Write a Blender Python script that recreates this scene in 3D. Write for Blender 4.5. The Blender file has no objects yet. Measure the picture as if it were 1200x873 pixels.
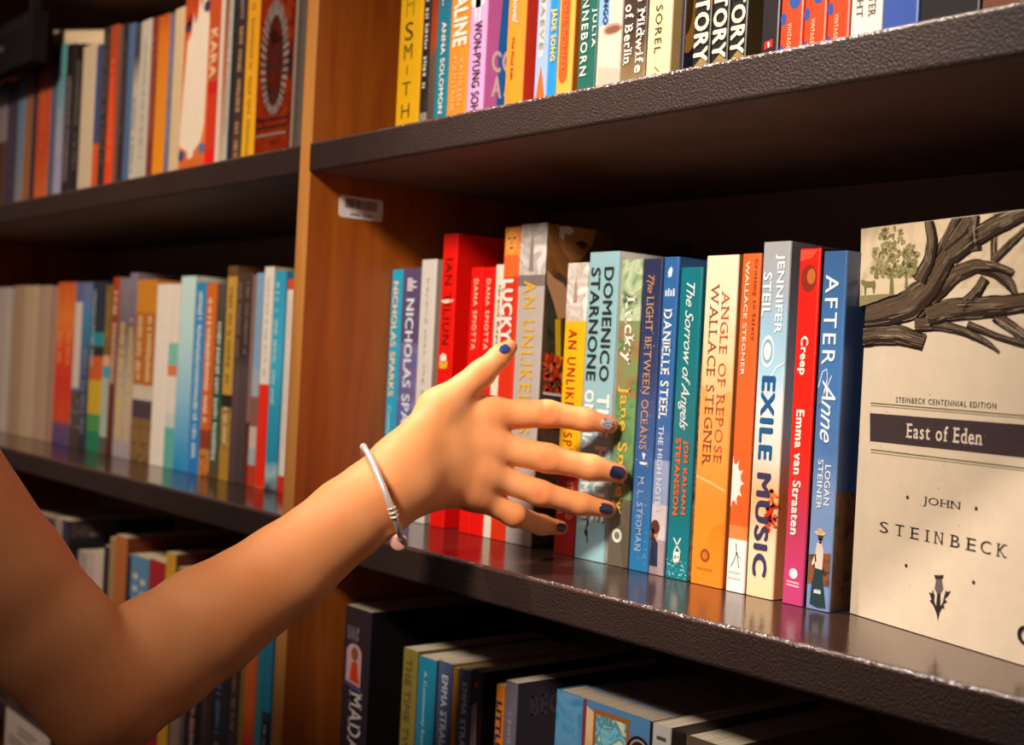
import bpy, math, random
import numpy as np
from mathutils import Vector, Matrix

# ------------------------------------------------------------------ camera, world, light, exposure
scene = bpy.context.scene
K = 0.9
FPX, YAW, PITCH, ROLL = 1515.79, 0.684467, -0.0045166, 0.0514063      # focal length in pixels of a 1200 px wide frame
CAM = np.array([0.0, -0.5727 * K, 0.14258 * K])
S = 0.33 * K                                                           # spacing of the shelves
_f = np.array([-math.cos(YAW) * math.cos(PITCH), math.sin(YAW) * math.cos(PITCH), math.sin(PITCH)])
_r0 = np.cross(_f, [0, 0, 1.0]); _r0 /= np.linalg.norm(_r0); _u0 = np.cross(_r0, _f)
_r = math.cos(ROLL) * _r0 + math.sin(ROLL) * _u0
_u = -math.sin(ROLL) * _r0 + math.cos(ROLL) * _u0

cam_d = bpy.data.cameras.new('camera'); cam = bpy.data.objects.new('camera', cam_d)
scene.collection.objects.link(cam); scene.camera = cam
cam_d.sensor_width = 36.0; cam_d.lens = FPX / 1200 * 36.0; cam_d.clip_start = 0.01
cam.matrix_world = Matrix(((_r[0], _u[0], -_f[0], CAM[0]), (_r[1], _u[1], -_f[1], CAM[1]),
                           (_r[2], _u[2], -_f[2], CAM[2]), (0, 0, 0, 1)))
cam_d.dof.use_dof = True; cam_d.dof.focus_distance = 0.74; cam_d.dof.aperture_fstop = 8.0

scene.view_settings.view_transform = 'Standard'; scene.view_settings.look = 'None'
scene.view_settings.gamma = 1.0; scene.view_settings.use_curve_mapping = False
scene.view_settings.exposure = 0.0
w = bpy.data.worlds.new('room_ambient'); scene.world = w; w.use_nodes = True
w.node_tree.nodes['Background'].inputs[0].default_value = (0.085, 0.058, 0.058, 1)
w.node_tree.nodes['Background'].inputs[1].default_value = 1.0


def aim(o, target):
    o.rotation_euler = (Vector(target) - o.location).to_track_quat('-Z', 'Y').to_euler()


def spot(name, loc, target, power, size, angle, blend, col):
    l = bpy.data.lights.new(name, 'SPOT'); l.energy = power; l.shadow_soft_size = size
    l.spot_size = math.radians(angle); l.spot_blend = blend; l.color = col
    o = bpy.data.objects.new(name, l); scene.collection.objects.link(o); o.location = loc; aim(o, target)
    return o


spot('unseen_spotlight', (-0.26, -1.15, 0.98), (-0.592, 0.06, 0.235), 182, 0.13, 33.5, 1.0, (1.0, 0.88, 0.76))
spot('unseen_spotlight', (-0.75, -1.25, 1.10), (-1.36, 0.05, 0.30), 150, 0.10, 42, 1.0, (1.0, 0.81, 0.63))  # added lamp, brightens the left bay outside the first spotlight's cone
spot('aisle_downlight', (-1.35, -0.50, 1.75), (-0.47, 0.0, 0.15), 260, 0.04, 18, 0.8, (1.0, 0.88, 0.78))


def ray(px, py):
    return _f + _r * (px - 600) / FPX - _u * (py - 436.5) / FPX


def at(px, py, Y):                                  # point of the plane y = Y seen at a pixel of the photograph
    v = ray(px, py); return CAM + v * ((Y - CAM[1]) / v[1])


def atd(px, py, dep):                               # point at a depth along the view direction
    return CAM + ray(px, py) * dep


# ------------------------------------------------------------------ helpers
def lin(c):
    if isinstance(c, str):
        c = [int(c[i:i + 2], 16) / 255 for i in (0, 2, 4)]
    return tuple(((x + 0.055) / 1.055) ** 2.4 if x > 0.04045 else x / 12.92 for x in c) + (1.0,)


class MB:
    def __init__(s): s.v = []; s.f = []; s.m = []; s.mats = []; s.smooth = []
    def mat(s, m):
        if m not in s.mats: s.mats.append(m)
        return s.mats.index(m)
    def add(s, vs, fs, m, smooth=False):
        o = len(s.v); s.v += [tuple(map(float, p)) for p in vs]; k = s.mat(m)
        for f in fs: s.f.append(tuple(i + o for i in f)); s.m.append(k); s.smooth.append(smooth)
    def box(s, a, b, m):
        x0, y0, z0 = a; x1, y1, z1 = b
        s.add([(x0, y0, z0), (x1, y0, z0), (x1, y1, z0), (x0, y1, z0), (x0, y0, z1), (x1, y0, z1), (x1, y1, z1), (x0, y1, z1)],
              [(3, 2, 1, 0), (4, 5, 6, 7), (0, 1, 5, 4), (1, 2, 6, 5), (2, 3, 7, 6), (3, 0, 4, 7)], m)
    def build(s, name, parent=None):
        me = bpy.data.meshes.new(name); me.from_pydata(s.v, [], s.f)
        for m in s.mats: me.materials.append(m)
        me.polygons.foreach_set('material_index', s.m); me.polygons.foreach_set('use_smooth', s.smooth)
        me.update()
        o = bpy.data.objects.new(name, me); scene.collection.objects.link(o)
        if parent: o.parent = parent
        return o


def empty(name, loc, label, cat, group=None, rz=0.0):
    o = bpy.data.objects.new(name, None); scene.collection.objects.link(o); o.empty_display_size = 0.02
    o.location = loc; o.rotation_euler = (0, 0, rz)
    return tag(o, label, cat, group)


def tag(o, label, cat, group=None):
    o['label'] = label; o['category'] = cat
    if group: o['group'] = group
    return o


def nodes(name):
    m = bpy.data.materials.new(name); m.use_nodes = True
    nt = m.node_tree; b = nt.nodes['Principled BSDF']
    return m, nt, b


_cov = {}
def cover(c, rough=0.38, coat=0.25):                # printed card: flat ink with a faint paper mottle
    key = (c, rough, coat)
    if key in _cov: return _cov[key]
    m, nt, b = nodes('printed_card_' + (c if isinstance(c, str) else 'x'))
    tc = nt.nodes.new('ShaderNodeTexCoord'); n = nt.nodes.new('ShaderNodeTexNoise')
    n.inputs['Scale'].default_value = 90; n.inputs['Detail'].default_value = 4
    nt.links.new(tc.outputs['Object'], n.inputs['Vector'])
    mx = nt.nodes.new('ShaderNodeMix'); mx.data_type = 'RGBA'; mx.blend_type = 'MULTIPLY'
    mx.inputs[0].default_value = 0.16
    mx.inputs[6].default_value = lin(c)
    nt.links.new(n.outputs['Fac'], mx.inputs[7]); nt.links.new(mx.outputs[2], b.inputs['Base Color'])
    b.inputs['Roughness'].default_value = rough
    if coat == 0: b.inputs['Specular IOR Level'].default_value = 0.12
    b.inputs['Coat Weight'].default_value = coat; b.inputs['Coat Roughness'].default_value = 0.25
    bp = nt.nodes.new('ShaderNodeBump'); bp.inputs['Strength'].default_value = 0.06; bp.inputs['Distance'].default_value = 0.001
    nt.links.new(n.outputs['Fac'], bp.inputs['Height']); nt.links.new(bp.outputs['Normal'], b.inputs['Normal'])
    _cov[key] = m
    return m


_grad = {}
def picture(cols, scale=40.0, stretch=(1, 1, 1), dist=1.0):     # blotchy printed picture in several inks
    key = (tuple(cols), scale, stretch)
    if key in _grad: return _grad[key]
    m, nt, b = nodes('printed_picture')
    tc = nt.nodes.new('ShaderNodeTexCoord'); mp = nt.nodes.new('ShaderNodeMapping'); mp.inputs['Scale'].default_value = stretch
    n = nt.nodes.new('ShaderNodeTexNoise'); n.inputs['Scale'].default_value = scale; n.inputs['Detail'].default_value = 5
    n.inputs['Distortion'].default_value = dist
    r = nt.nodes.new('ShaderNodeValToRGB')
    els = r.color_ramp.elements
    while len(els) < len(cols): els.new(0.5)
    for i, c in enumerate(cols):
        els[i].position = 0.34 + 0.32 * i / (len(cols) - 1); els[i].color = lin(c)
    nt.links.new(tc.outputs['Object'], mp.inputs[0]); nt.links.new(mp.outputs[0], n.inputs['Vector'])
    nt.links.new(n.outputs['Fac'], r.inputs[0]); nt.links.new(r.outputs[0], b.inputs['Base Color'])
    b.inputs['Roughness'].default_value = 0.4; b.inputs['Coat Weight'].default_value = 0.2
    _grad[key] = m
    return m


def blend(stops, h):                                 # printed blend of inks up the height h of a book
    key = ('b', tuple(stops), round(h, 4))
    if key in _grad: return _grad[key]
    m, nt, b = nodes('printed_blend')
    tc = nt.nodes.new('ShaderNodeTexCoord'); sp = nt.nodes.new('ShaderNodeSeparateXYZ')
    n = nt.nodes.new('ShaderNodeTexNoise'); n.inputs['Scale'].default_value = 70; n.inputs['Detail'].default_value = 3
    ma = nt.nodes.new('ShaderNodeMath'); ma.operation = 'DIVIDE'; ma.inputs[1].default_value = h
    ma2 = nt.nodes.new('ShaderNodeMath'); ma2.operation = 'MULTIPLY_ADD'; ma2.inputs[1].default_value = 0.10
    ma3 = nt.nodes.new('ShaderNodeMath'); ma3.operation = 'SUBTRACT'; ma3.inputs[1].default_value = 0.05
    r = nt.nodes.new('ShaderNodeValToRGB'); els = r.color_ramp.elements
    while len(els) < len(stops): els.new(0.5)
    for i, (p, c) in enumerate(stops): els[i].position = p; els[i].color = lin(c)
    nt.links.new(tc.outputs['Object'], sp.inputs[0]); nt.links.new(sp.outputs['Z'], ma.inputs[0])
    nt.links.new(tc.outputs['Object'], n.inputs['Vector'])
    nt.links.new(n.outputs['Fac'], ma2.inputs[0]); nt.links.new(ma.outputs[0], ma2.inputs[2])
    nt.links.new(ma2.outputs[0], ma3.inputs[0]); nt.links.new(ma3.outputs[0], r.inputs[0])
    nt.links.new(r.outputs[0], b.inputs['Base Color'])
    b.inputs['Roughness'].default_value = 0.4; b.inputs['Coat Weight'].default_value = 0.2
    _grad[key] = m
    return m


def pages_mat(c, axis=0):
    m, nt, b = nodes('page_edges')
    tc = nt.nodes.new('ShaderNodeTexCoord'); mp = nt.nodes.new('ShaderNodeMapping')
    s = [12, 12, 12]; s[axis] = 2600; mp.inputs['Scale'].default_value = s
    n = nt.nodes.new('ShaderNodeTexNoise'); n.inputs['Scale'].default_value = 1.0; n.inputs['Detail'].default_value = 2
    r = nt.nodes.new('ShaderNodeValToRGB'); a = lin(c)
    r.color_ramp.elements[0].position = 0.3; r.color_ramp.elements[0].color = tuple(x * 0.62 for x in a[:3]) + (1,)
    r.color_ramp.elements[1].position = 0.65; r.color_ramp.elements[1].color = a
    nt.links.new(tc.outputs['Object'], mp.inputs[0]); nt.links.new(mp.outputs[0], n.inputs['Vector'])
    nt.links.new(n.outputs['Fac'], r.inputs[0]); nt.links.new(r.outputs[0], b.inputs['Base Color'])
    b.inputs['Roughness'].default_value = 0.85
    return m


def wood(name, c0, c1, rough, stretch=(30, 30, 2.2), bump=0.15):
    m, nt, b = nodes(name)
    tc = nt.nodes.new('ShaderNodeTexCoord'); mp = nt.nodes.new('ShaderNodeMapping'); mp.inputs['Scale'].default_value = stretch
    n = nt.nodes.new('ShaderNodeTexNoise'); n.inputs['Scale'].default_value = 2.2; n.inputs['Detail'].default_value = 8
    n.inputs['Distortion'].default_value = 0.6
    r = nt.nodes.new('ShaderNodeValToRGB'); r.color_ramp.elements[0].color = lin(c0); r.color_ramp.elements[1].color = lin(c1)
    r.color_ramp.elements[0].position = 0.25; r.color_ramp.elements[1].position = 0.75
    bp = nt.nodes.new('ShaderNodeBump'); bp.inputs['Strength'].default_value = bump; bp.inputs['Distance'].default_value = 0.002
    nt.links.new(tc.outputs['Object'], mp.inputs[0]); nt.links.new(mp.outputs[0], n.inputs['Vector'])
    nt.links.new(n.outputs['Fac'], r.inputs[0]); nt.links.new(r.outputs[0], b.inputs['Base Color'])
    nt.links.new(n.outputs['Fac'], bp.inputs['Height']); nt.links.new(bp.outputs['Normal'], b.inputs['Normal'])
    b.inputs['Roughness'].default_value = rough
    return m


def pebbled(name, c, rough, strength, scale, spec=0.5):          # dark pebbled laminate of the shelves
    m, nt, b = nodes(name)
    tc = nt.nodes.new('ShaderNodeTexCoord')
    v = nt.nodes.new('ShaderNodeTexNoise'); v.inputs['Scale'].default_value = scale; v.inputs['Detail'].default_value = 2.5
    n = nt.nodes.new('ShaderNodeTexNoise'); n.inputs['Scale'].default_value = 25; n.inputs['Detail'].default_value = 4
    r = nt.nodes.new('ShaderNodeValToRGB'); a = lin(c)
    r.color_ramp.elements[0].color = tuple(x * 0.7 for x in a[:3]) + (1,); r.color_ramp.elements[1].color = tuple(x * 1.3 for x in a[:3]) + (1,)
    bp = nt.nodes.new('ShaderNodeBump'); bp.inputs['Strength'].default_value = strength; bp.inputs['Distance'].default_value = 0.0012
    nt.links.new(tc.outputs['Object'], v.inputs['Vector']); nt.links.new(tc.outputs['Object'], n.inputs['Vector'])
    nt.links.new(n.outputs['Fac'], r.inputs[0]); nt.links.new(r.outputs[0], b.inputs['Base Color'])
    nt.links.new(v.outputs['Fac'], bp.inputs['Height']); nt.links.new(bp.outputs['Normal'], b.inputs['Normal'])
    b.inputs['Roughness'].default_value = rough; b.inputs['Specular IOR Level'].default_value = spec
    return m


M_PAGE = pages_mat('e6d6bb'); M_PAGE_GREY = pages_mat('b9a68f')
M_EDGE = wood('oak_edge_band', 'a86a2c', 'c98a42', 0.45)
M_SIDE = wood('stained_wood_panel', '8e4210', 'b8641c', 0.38, bump=0.05)
M_BACK = wood('dark_back_panel', '74564e', '80604f', 0.6, (2, 30, 30))
M_SHELF = pebbled('pebbled_shelf_front', '2d1f1a', 0.5, 0.75, 700, 0.26)
M_UNDER = pebbled('shade_lifted_underside', '6a5048', 0.6, 0.4, 420, 0.2)  # same laminate as the front, colour lightened to lift the shade below
M_LIP = pebbled('pebbled_shelf_lip', '4a3630', 0.18, 1.0, 520, 0.9)
M_TOP = pebbled('glossy_shelf_top', '38251f', 0.16, 0.10, 330, 0.75)

# ------------------------------------------------------------------ the room and the bookcase
XD = -0.9970 * K                                     # right face of the divider
TD = 0.0165
FLOOR_Z = -3 * S - 0.09
def structure(name, a, b, m):
    q = MB(); q.box(a, b, m); o = q.build(name); o['kind'] = 'structure'; return o
structure('floor', (-4.0, -3.5, FLOOR_Z - 0.05), (2.0, 0.45, FLOOR_Z), wood('brown_floor_boards', '4a3022', '5c3d2a', 0.5, (3, 30, 30)))
structure('wall_back', (-4.0, 0.36, FLOOR_Z), (2.0, 0.45, 1.8), wood('plaster_wall', '6d5a4c', '786556', 0.9, (5, 5, 5)))

YB = 0.27                                            # inner face of the back panel
TH = 0.0236                                          # shelf thickness
case = empty('bookcase', (XD, 0.13, FLOOR_Z), 'wooden bookcase with dark pebbled shelves and an orange-brown divider panel', 'bookcase')
def cpart(name, mb, label=None):
    mb.v = [(x - XD, y - 0.13, z - FLOOR_Z) for x, y, z in mb.v]
    o = mb.build(name, case)
    if label: o['label'] = label
    return o

def panel(x0, x1):                                   # upright panel: veneered faces, rounded light edge band at the front
    q = MB(); z0, z1 = FLOOR_Z, 2 * S + 0.02
    q.box((x0, 0.0016, z0), (x1, YB + 0.012, z1), M_SIDE); o = cpart('side_panel', q)
    e = MB(); prof = []
    for i in range(9):
        t = math.pi * i / 8; prof.append((0.5 * (x0 + x1) - math.cos(t) * 0.5 * (x1 - x0), 0.0016 - 0.0022 * math.sin(t) ** 0.6 if 0 < i < 8 else 0.0016))
    n = len(prof); vs = [(x, y, z0) for x, y in prof] + [(x, y, z1) for x, y in prof]
    e.add(vs, [(i, i + 1, n + i + 1, n + i) for i in range(n - 1)] + [tuple(range(n, 2 * n))], M_EDGE, False)
    eo = cpart('edge_band', e, 'light oak front edge'); eo.parent = o
    return o
panel(XD - TD, XD)
RX = XD + 0.90; LX = XD - TD - 1.06
panel(RX, RX + TD); panel(LX - TD, LX)
q = MB(); q.box((LX - TD, YB, FLOOR_Z), (RX + TD, YB + 0.012, 2 * S + 0.02), M_BACK); cpart('back_panel', q)
q = MB(); q.box((LX, 0.02, FLOOR_Z), (RX, 0.035, -3 * S - TH), M_SHELF); cpart('plinth', q)

def shelf(x0, x1, z):                                # slab with a softened front edge
    q = MB(); r = 0.0022; prof = []
    for i in range(5):
        t = math.pi / 2 * i / 4; prof.append((r - r * math.sin(t), z - r + r * math.cos(t)))
    prof = [(YB, z)] + prof
    for i in range(4):
        t = math.pi / 2 * i / 3; prof.append((r - r * math.cos(t), z - TH + r - r * math.sin(t)))
    prof.append((YB, z - TH)); n = len(prof)
    vs = [(x0, y, zz) for y, zz in prof] + [(x1, y, zz) for y, zz in prof]
    q.add(vs, [(0, n, n + 1, 1)], M_TOP)
    q.add(vs, [(i, n + i, n + i + 1, i + 1) for i in range(1, 5)], M_LIP, True)
    q.add(vs, [(9, n + 9, n + 10, 10)], M_UNDER)
    fs = [(i, n + i, n + (i + 1) % n, (i + 1) % n) for i in range(5, n) if i != 9]
    q.add(vs, fs + [tuple(range(n)), tuple(range(2 * n - 1, n - 1, -1))], M_SHELF, False)
    return cpart('shelf', q)
for k in range(-3, 3):
    shelf(LX, XD - TD, k * S); shelf(XD, RX, k * S)

# ------------------------------------------------------------------ lettering
_ser = {'A': ((.06, 0), (.94, 0)), 'B': ((.12, 0), (.12, 1)), 'D': ((.12, 0), (.12, 1)), 'E': ((.12, 0), (.12, 1)), 'F': ((.12, 0), (.12, 1)),
        'H': ((.1, 0), (.1, 1), (.9, 0), (.9, 1)), 'I': ((.5, 0), (.5, 1)), 'J': ((.7, 1),), 'K': ((.1, 0), (.1, 1), (.9, 0), (.85, 1)),
        'L': ((.12, 0), (.12, 1)), 'M': ((.08, 0), (.08, 1), (.92, 0), (.92, 1)), 'N': ((.1, 0), (.1, 1), (.9, 1)), 'P': ((.12, 0), (.12, 1)),
        'R': ((.1, 0), (.1, 1), (.93, 0)), 'T': ((.5, 0),), 'U': ((.1, 1), (.9, 1)), 'V': ((.06, 1), (.94, 1)), 'W': ((.05, 1), (.95, 1)),
        'X': ((.08, 0), (.92, 0), (.1, 1), (.9, 1)), 'Y': ((.5, 0), (.06, 1), (.94, 1)), 'G': ((.9, .45),),
        'h': ((.1, 0), (.9, 0), (.1, 1)), 'i': ((.5, 0),), 'k': ((.1, 0), (.9, 0), (.1, 1)), 'l': ((.5, 0), (.4, 1)), 'm': ((.06, 0), (.5, 0), (.94, 0)),
        'n': ((.1, 0), (.9, 0)), 'r': ((.3, 0),), 'f': ((.45, 0),), 'd': ((.9, 0), (.8, 1)), 'y': ((.08, 1), (.92, 1)), 'w': ((.06, 1), (.94, 1)), 'u': ((.1, 1), (.9, 0))}
_glyph = {}
def raw_text(s, offset, shear, space):
    key = (s, offset, shear, space)
    if key not in _glyph:
        cu = bpy.data.curves.new('t', 'FONT'); cu.body = s; cu.offset = offset; cu.shear = shear
        cu.space_character = space; cu.resolution_u = 3; cu.fill_mode = 'FRONT'; cu.size = 1.0
        ob = bpy.data.objects.new('t', cu)
        me = bpy.data.meshes.new_from_object(ob)
        v = np.array([x.co[:2] for x in me.vertices], dtype=float).reshape(-1, 2); f = [tuple(p.vertices) for p in me.polygons]
        bpy.data.objects.remove(ob); bpy.data.curves.remove(cu); bpy.data.meshes.remove(me)
        _glyph[key] = (v, f)
    return _glyph[key]

def text_shape(s, style):
    """returns verts in 0..1 x 0..1 of the text box and faces"""
    if style == 'serif' or style == 'boldserif':
        V = []; Fc = []; x = 0.0; off = 0.0 if style == 'serif' else 0.012
        for ch in s:
            if ch == ' ': x += 0.34; continue
            v, f = raw_text(ch, off - (0.004 if style == 'serif' else 0), 0, 1)
            v = v.copy(); v[:, 0] -= v[:, 0].min(); wd = v[:, 0].max(); top = v[:, 1].max(); bot = max(v[:, 1].min(), 0) if ch not in 'gpqy' else 0
            o = len(V); V += [(a + x, b) for a, b in v]; Fc += [tuple(i + o for i in q) for q in f]
            for sx, sy in _ser.get(ch, ()):
                hw = 0.13 if wd > .2 else .15; th = 0.05 if style == 'serif' else 0.075
                cx = x + sx * wd; cy = bot + sy * (top - bot) - (th if sy == 1 else 0)
                o = len(V); V += [(cx - hw, cy), (cx + hw, cy), (cx + hw, cy + th), (cx - hw, cy + th)]; Fc.append((o, o + 1, o + 2, o + 3))
            x += wd + (0.15 if style == 'serif' else 0.12)
        V = np.array(V)
    else:
        wt, sh, sp = {'sans': (0, 0, 1), 'bold': (0.024, 0, 1.05), 'heavy': (0.045, 0, 1.12), 'wide': (0.008, 0, 1.25), 'thin': (0, 0, 1.12),
                      'script': (0.004, 0.45, 0.94), 'italic': (0.01, 0.3, 1.0)}[style]
        V, Fc = raw_text(s, 0, sh, sp); V = V.copy()
        if wt:                                        # heavier letters: the same outline laid down a few times, slightly shifted
            n = len(V); base = Fc; VV = []; Fc = []
            for k, (dx, dy) in enumerate(((-wt, 0), (wt, 0), (0, -wt * .6), (0, wt * .6), (-wt * .6, wt * .5), (wt * .6, -wt * .5))):
                VV.append(np.column_stack([V + np.array([dx, dy]), np.full(n, k)])); Fc = Fc + [tuple(i + k * n for i in f) for f in base]
            V = np.concatenate(VV)
    if V.shape[1] == 2: V = np.column_stack([V, np.zeros(len(V))])
    V[:, 0] -= V[:, 0].min(); V[:, 0] /= max(V[:, 0].max(), 1e-6)
    V[:, 1] -= V[:, 1].min(); V[:, 1] /= max(V[:, 1].max(), 1e-6)
    return V, Fc

EPS = 0.00007
def put_text(mb, s, style, mat, u0, u1, z_top, z_bot, mode='down', y=-EPS):
    """down: read from z_top to z_bot, letters' heads toward u1.  flat: upright between u0..u1 with feet at z_bot.  up: read upward"""
    V, Fc = text_shape(s, style)
    if mode == 'down': P = [(u0 + b * (u1 - u0), y - k * 1.5e-5, z_top - a * (z_top - z_bot)) for a, b, k in V]
    elif mode == 'flat': P = [(u0 + a * (u1 - u0), y - k * 1.5e-5, z_bot + b * (z_top - z_bot)) for a, b, k in V]
    mb.add(P, Fc, mat)

def fake_lines(mb, mat, u0, u1, z_top, z_bot, rnd, y=-EPS):      # lettering too small or blurred to read
    z = z_top
    while z > z_bot:
        l = rnd.uniform(0.0018, 0.0042)
        if rnd.random() < 0.86:
            a = u0 + (u1 - u0) * rnd.uniform(0, .25); b = u1 - (u1 - u0) * rnd.uniform(0, .25)
            mb.add([(a, y, z), (b, y, z), (b, y, z - l * .62), (a, y, z - l * .62)], [(0, 1, 2, 3)], mat)
        z -= l

def poly2(mb, pts, mat, y):                          # flat printed shape from (x, z) outline
    mb.add([(a, y, b) for a, b in pts], [tuple(range(len(pts)))], mat)

def ell(cx, cz, rx, rz, n=20, a0=0.0):
    return [(cx + rx * math.cos(a0 + 2 * math.pi * i / n), cz + rz * math.sin(a0 + 2 * math.pi * i / n)) for i in range(n)]

# ------------------------------------------------------------------ books
def u_cover(w_, D, h, bands, left, right, hinge=False):
    """card cover wrapped round the page block: spine at y = 0 cut into colour bands, two boards"""
    q = MB(); r = min(0.0012, w_ * 0.2); t = 0.0005
    out = [(0, D, 'l'), (0, r, 's'), (r * .3, r * .3, 's'), (r, 0, 's'), (w_ - r, 0, 's'), (w_ - r * .3, r * .3, 's'), (w_, r, 'r'), (w_, D, 'r')]
    inn = [(t, D), (t, r), (t + r * .2, t + r * .2), (r, t), (w_ - r, t), (w_ - t - r * .2, t + r * .2), (w_ - t, r), (w_ - t, D)]
    zs = [0.0] + sorted({b for (_, b, _) in bands} | {a for (a, _, _) in bands} | {1.0})
    zs = sorted(set(zs))
    for i in range(len(zs) - 1):
        za, zb = zs[i] * h, zs[i + 1] * h; mid = 0.5 * (zs[i] + zs[i + 1])
        m = next((c for a, b, c in bands if a <= mid <= b), bands[0][2])
        for j in range(7):
            mm = left if j == 0 else right if j == 6 else m
            (x0, y0, _), (x1, y1, _) = out[j], out[j + 1]
            q.add([(x0, y0, za), (x1, y1, za), (x1, y1, zb), (x0, y0, zb)], [(0, 1, 2, 3)], mm)
            (a0, b0), (a1, b1) = inn[j], inn[j + 1]
            q.add([(a0, b0, za), (a1, b1, za), (a1, b1, zb), (a0, b0, zb)], [(3, 2, 1, 0)], M_PAGE)
    for z, rev in ((0.0, True), (h, False)):
        for j in range(7):
            mm = left if j == 0 else right if j == 6 else bands[0][2] if rev else bands[-1][2]
            vs = [(out[j][0], out[j][1], z), (out[j + 1][0], out[j + 1][1], z), (inn[j + 1][0], inn[j + 1][1], z), (inn[j][0], inn[j][1], z)]
            q.add(vs, [(3, 2, 1, 0)] if rev else [(0, 1, 2, 3)], mm)
    for j in (0, 7):
        a, b = out[j], inn[j]
        q.add([(a[0], a[1], 0), (b[0], b[1], 0), (b[0], b[1], h), (a[0], a[1], h)], [(0, 1, 2, 3)], left if j == 0 else right)
    return q

def asmat(c): return c if not isinstance(c, str) else cover(c)

def book(xl, xr, ym, ytop, Y, z0, spine, label, group, right=None, left=None, D=0.132, texts=(), art=None, side=None, h=None,
         lines=None, page=None, kind='paperback_book', seed=0):
    """xl, xr: edges of the spine seen at height ym; ytop: its top.  spine: colour or bands (from, to, colour) up the height"""
    a = at(xl, ym, Y); b = at(xr, ym, Y)
    w_ = max(b[0] - a[0] - 0.0003, 0.0035)
    if a[0] < XD + 0.0006 and a[0] + w_ > XD - TD - 0.0006:             # keep clear of the divider panel
        a[0] = XD + 0.0008 if a[0] + w_ / 2 > XD - TD / 2 else XD - TD - 0.0008 - w_
        if a[0] > XD: w_ = max(b[0] - a[0] - 0.0003, 0.0035)
    if h is None: h = at(0.5 * (xl + xr) , ytop, Y)[2] - z0
    z0 += 0.0004; h -= 0.0004
    root = empty(kind, (a[0], Y, z0), label, 'book', group)
    bands = [(0.0, 1.0, spine)] if not isinstance(spine, (list, tuple)) else list(spine)
    bands = [(p, q_, asmat(c)) for p, q_, c in bands]
    if isinstance(spine, list) and len(spine[0]) == 2: pass
    rm = asmat(right) if right else bands[-1][2]; lm = asmat(left) if left else bands[-1][2]
    u_cover(w_, D, h, bands, lm, rm).build('cover', root)
    p = MB(); pi = 0.0006
    p.box((pi, 0.0007, 0.0006), (w_ - pi, D - 0.0012, h - 0.0008), page or M_PAGE); p.build('page_block', root)
    zz = lambda py: at(0.5 * (xl + xr), py, Y)[2] - z0
    if art:
        q = MB(); art(q, w_, h, zz)
        if q.v: q.build('spine_artwork', root)
    if side:
        q = MB(); side(q, D, h, zz)
        if q.v:
            q.v = [(w_ - y, x, z) for x, y, z in q.v]      # drawn in (x along depth, z), moved onto the right board
            q.build('cover_artwork', root)
    for (s, st, col, u0, u1, yt, yb) in texts:
        q = MB(); put_text(q, s, st, cover(col), u0 * w_, u1 * w_, zz(yt), zz(yb), y=-7 * EPS); q.build('lettering', root)
    if lines:
        rnd = random.Random(seed * 7 + int(xl * 10)); q = MB()
        for (col, u0, u1, v1, v0) in lines: fake_lines(q, cover(col), u0 * w_, u1 * w_, v1 * h, v0 * h, rnd)
        q.build('lettering', root)
    root['_w'] = w_; del root['_w']
    return root

# ------------------------------------------------------------------ middle shelf of the right bay
YM = 0.092 * K
GM = 'books on the middle shelf of the right bay'
def mid(*a, **k):
    k.setdefault('Y', YM); Y = k.pop('Y')
    xl, xr, ym, yt, sp, label = a
    return book(xl, xr, ym, yt, Y, 0.0, sp, label, GM, **k)

mid(456.5, 472.5, 316, 316, '17a3c9', 'thin bright cyan paperback, the book nearest the orange-brown divider panel on the middle shelf',
    texts=[('NICHOLAS SPARKS', 'bold', 'f3dcb4', .22, .72, 330, 465), ('Counting', 'italic', 'bfe4ee', .2, .6, 476, 520)])
def a_purple(q, w, h, zz):
    m = cover('e6dfe6')
    for i, (dx, l) in enumerate(((.15, .5), (.30, .9), (.48, .6), (.64, .95), (.8, .55))):
        z = zz(326) - i * 0.0022; q.add([(w * .28, -EPS, z), (w * (.28 + .55 * l), -EPS, z), (w * (.28 + .55 * l), -EPS, z - .0014), (w * .28, -EPS, z - .0014)], [(0, 1, 2, 3)], m)
mid(472.8, 494, 314, 314, [(0, .35, picture(('5a6fb0', '8f7db0', '4b4f86'), 60)), (.35, .7, picture(('56609e', '6b5a86', '7f86c0'), 60)), (.7, 1, '57496e')],
    'dusky purple paperback with white lettering, second book from the orange-brown divider panel', right='4a3f5e', art=a_purple,
    texts=[('NICHOLAS SPARKS', 'bold', 'dfe8ef', .30, .74, 350, 535)])
mid(494.5, 512, 304, 304, 'd5d0c6', 'pale grey paperback with faint lettering left of the tall red book', right='a89f92', D=.125,
    texts=[('beyond that, the sea', 'thin', 'b9b3a9', .38, .62, 326, 480)])
def a_bird(q, w, h, zz):
    poly2(q, [(w * .0 + .0008, zz(352)), (w * .6, zz(350.5)), (w * .95, zz(351.5)), (w * .8, zz(353.5)), (w * .4, zz(355.5)), (w * .15, zz(354))], cover('f2e6d2'), -EPS)
    poly2(q, ell(w * .42, zz(420), w * .22, .0036), cover('f4ecd8'), -EPS)
    poly2(q, [(w * .12, zz(424)), (w * .75, zz(424)), (w * .68, zz(432)), (w * .2, zz(432.5))], cover('e8b125'), -EPS)
def s_red(q, D, h, zz):
    m = cover('8d1210')
    for i, (a, b, z) in enumerate(((.040, .080, 289), (.046, .09, 292), (.038, .095, 297), (.050, .09, 305), (.056, .08, 308))):
        zt = h - (z - 273) / 360 * h; q.add([(a, -EPS, zt), (b, -EPS, zt), (b, -EPS, zt - .0014), (a, -EPS, zt - .0014)], [(0, 1, 2, 3)], m)
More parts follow.
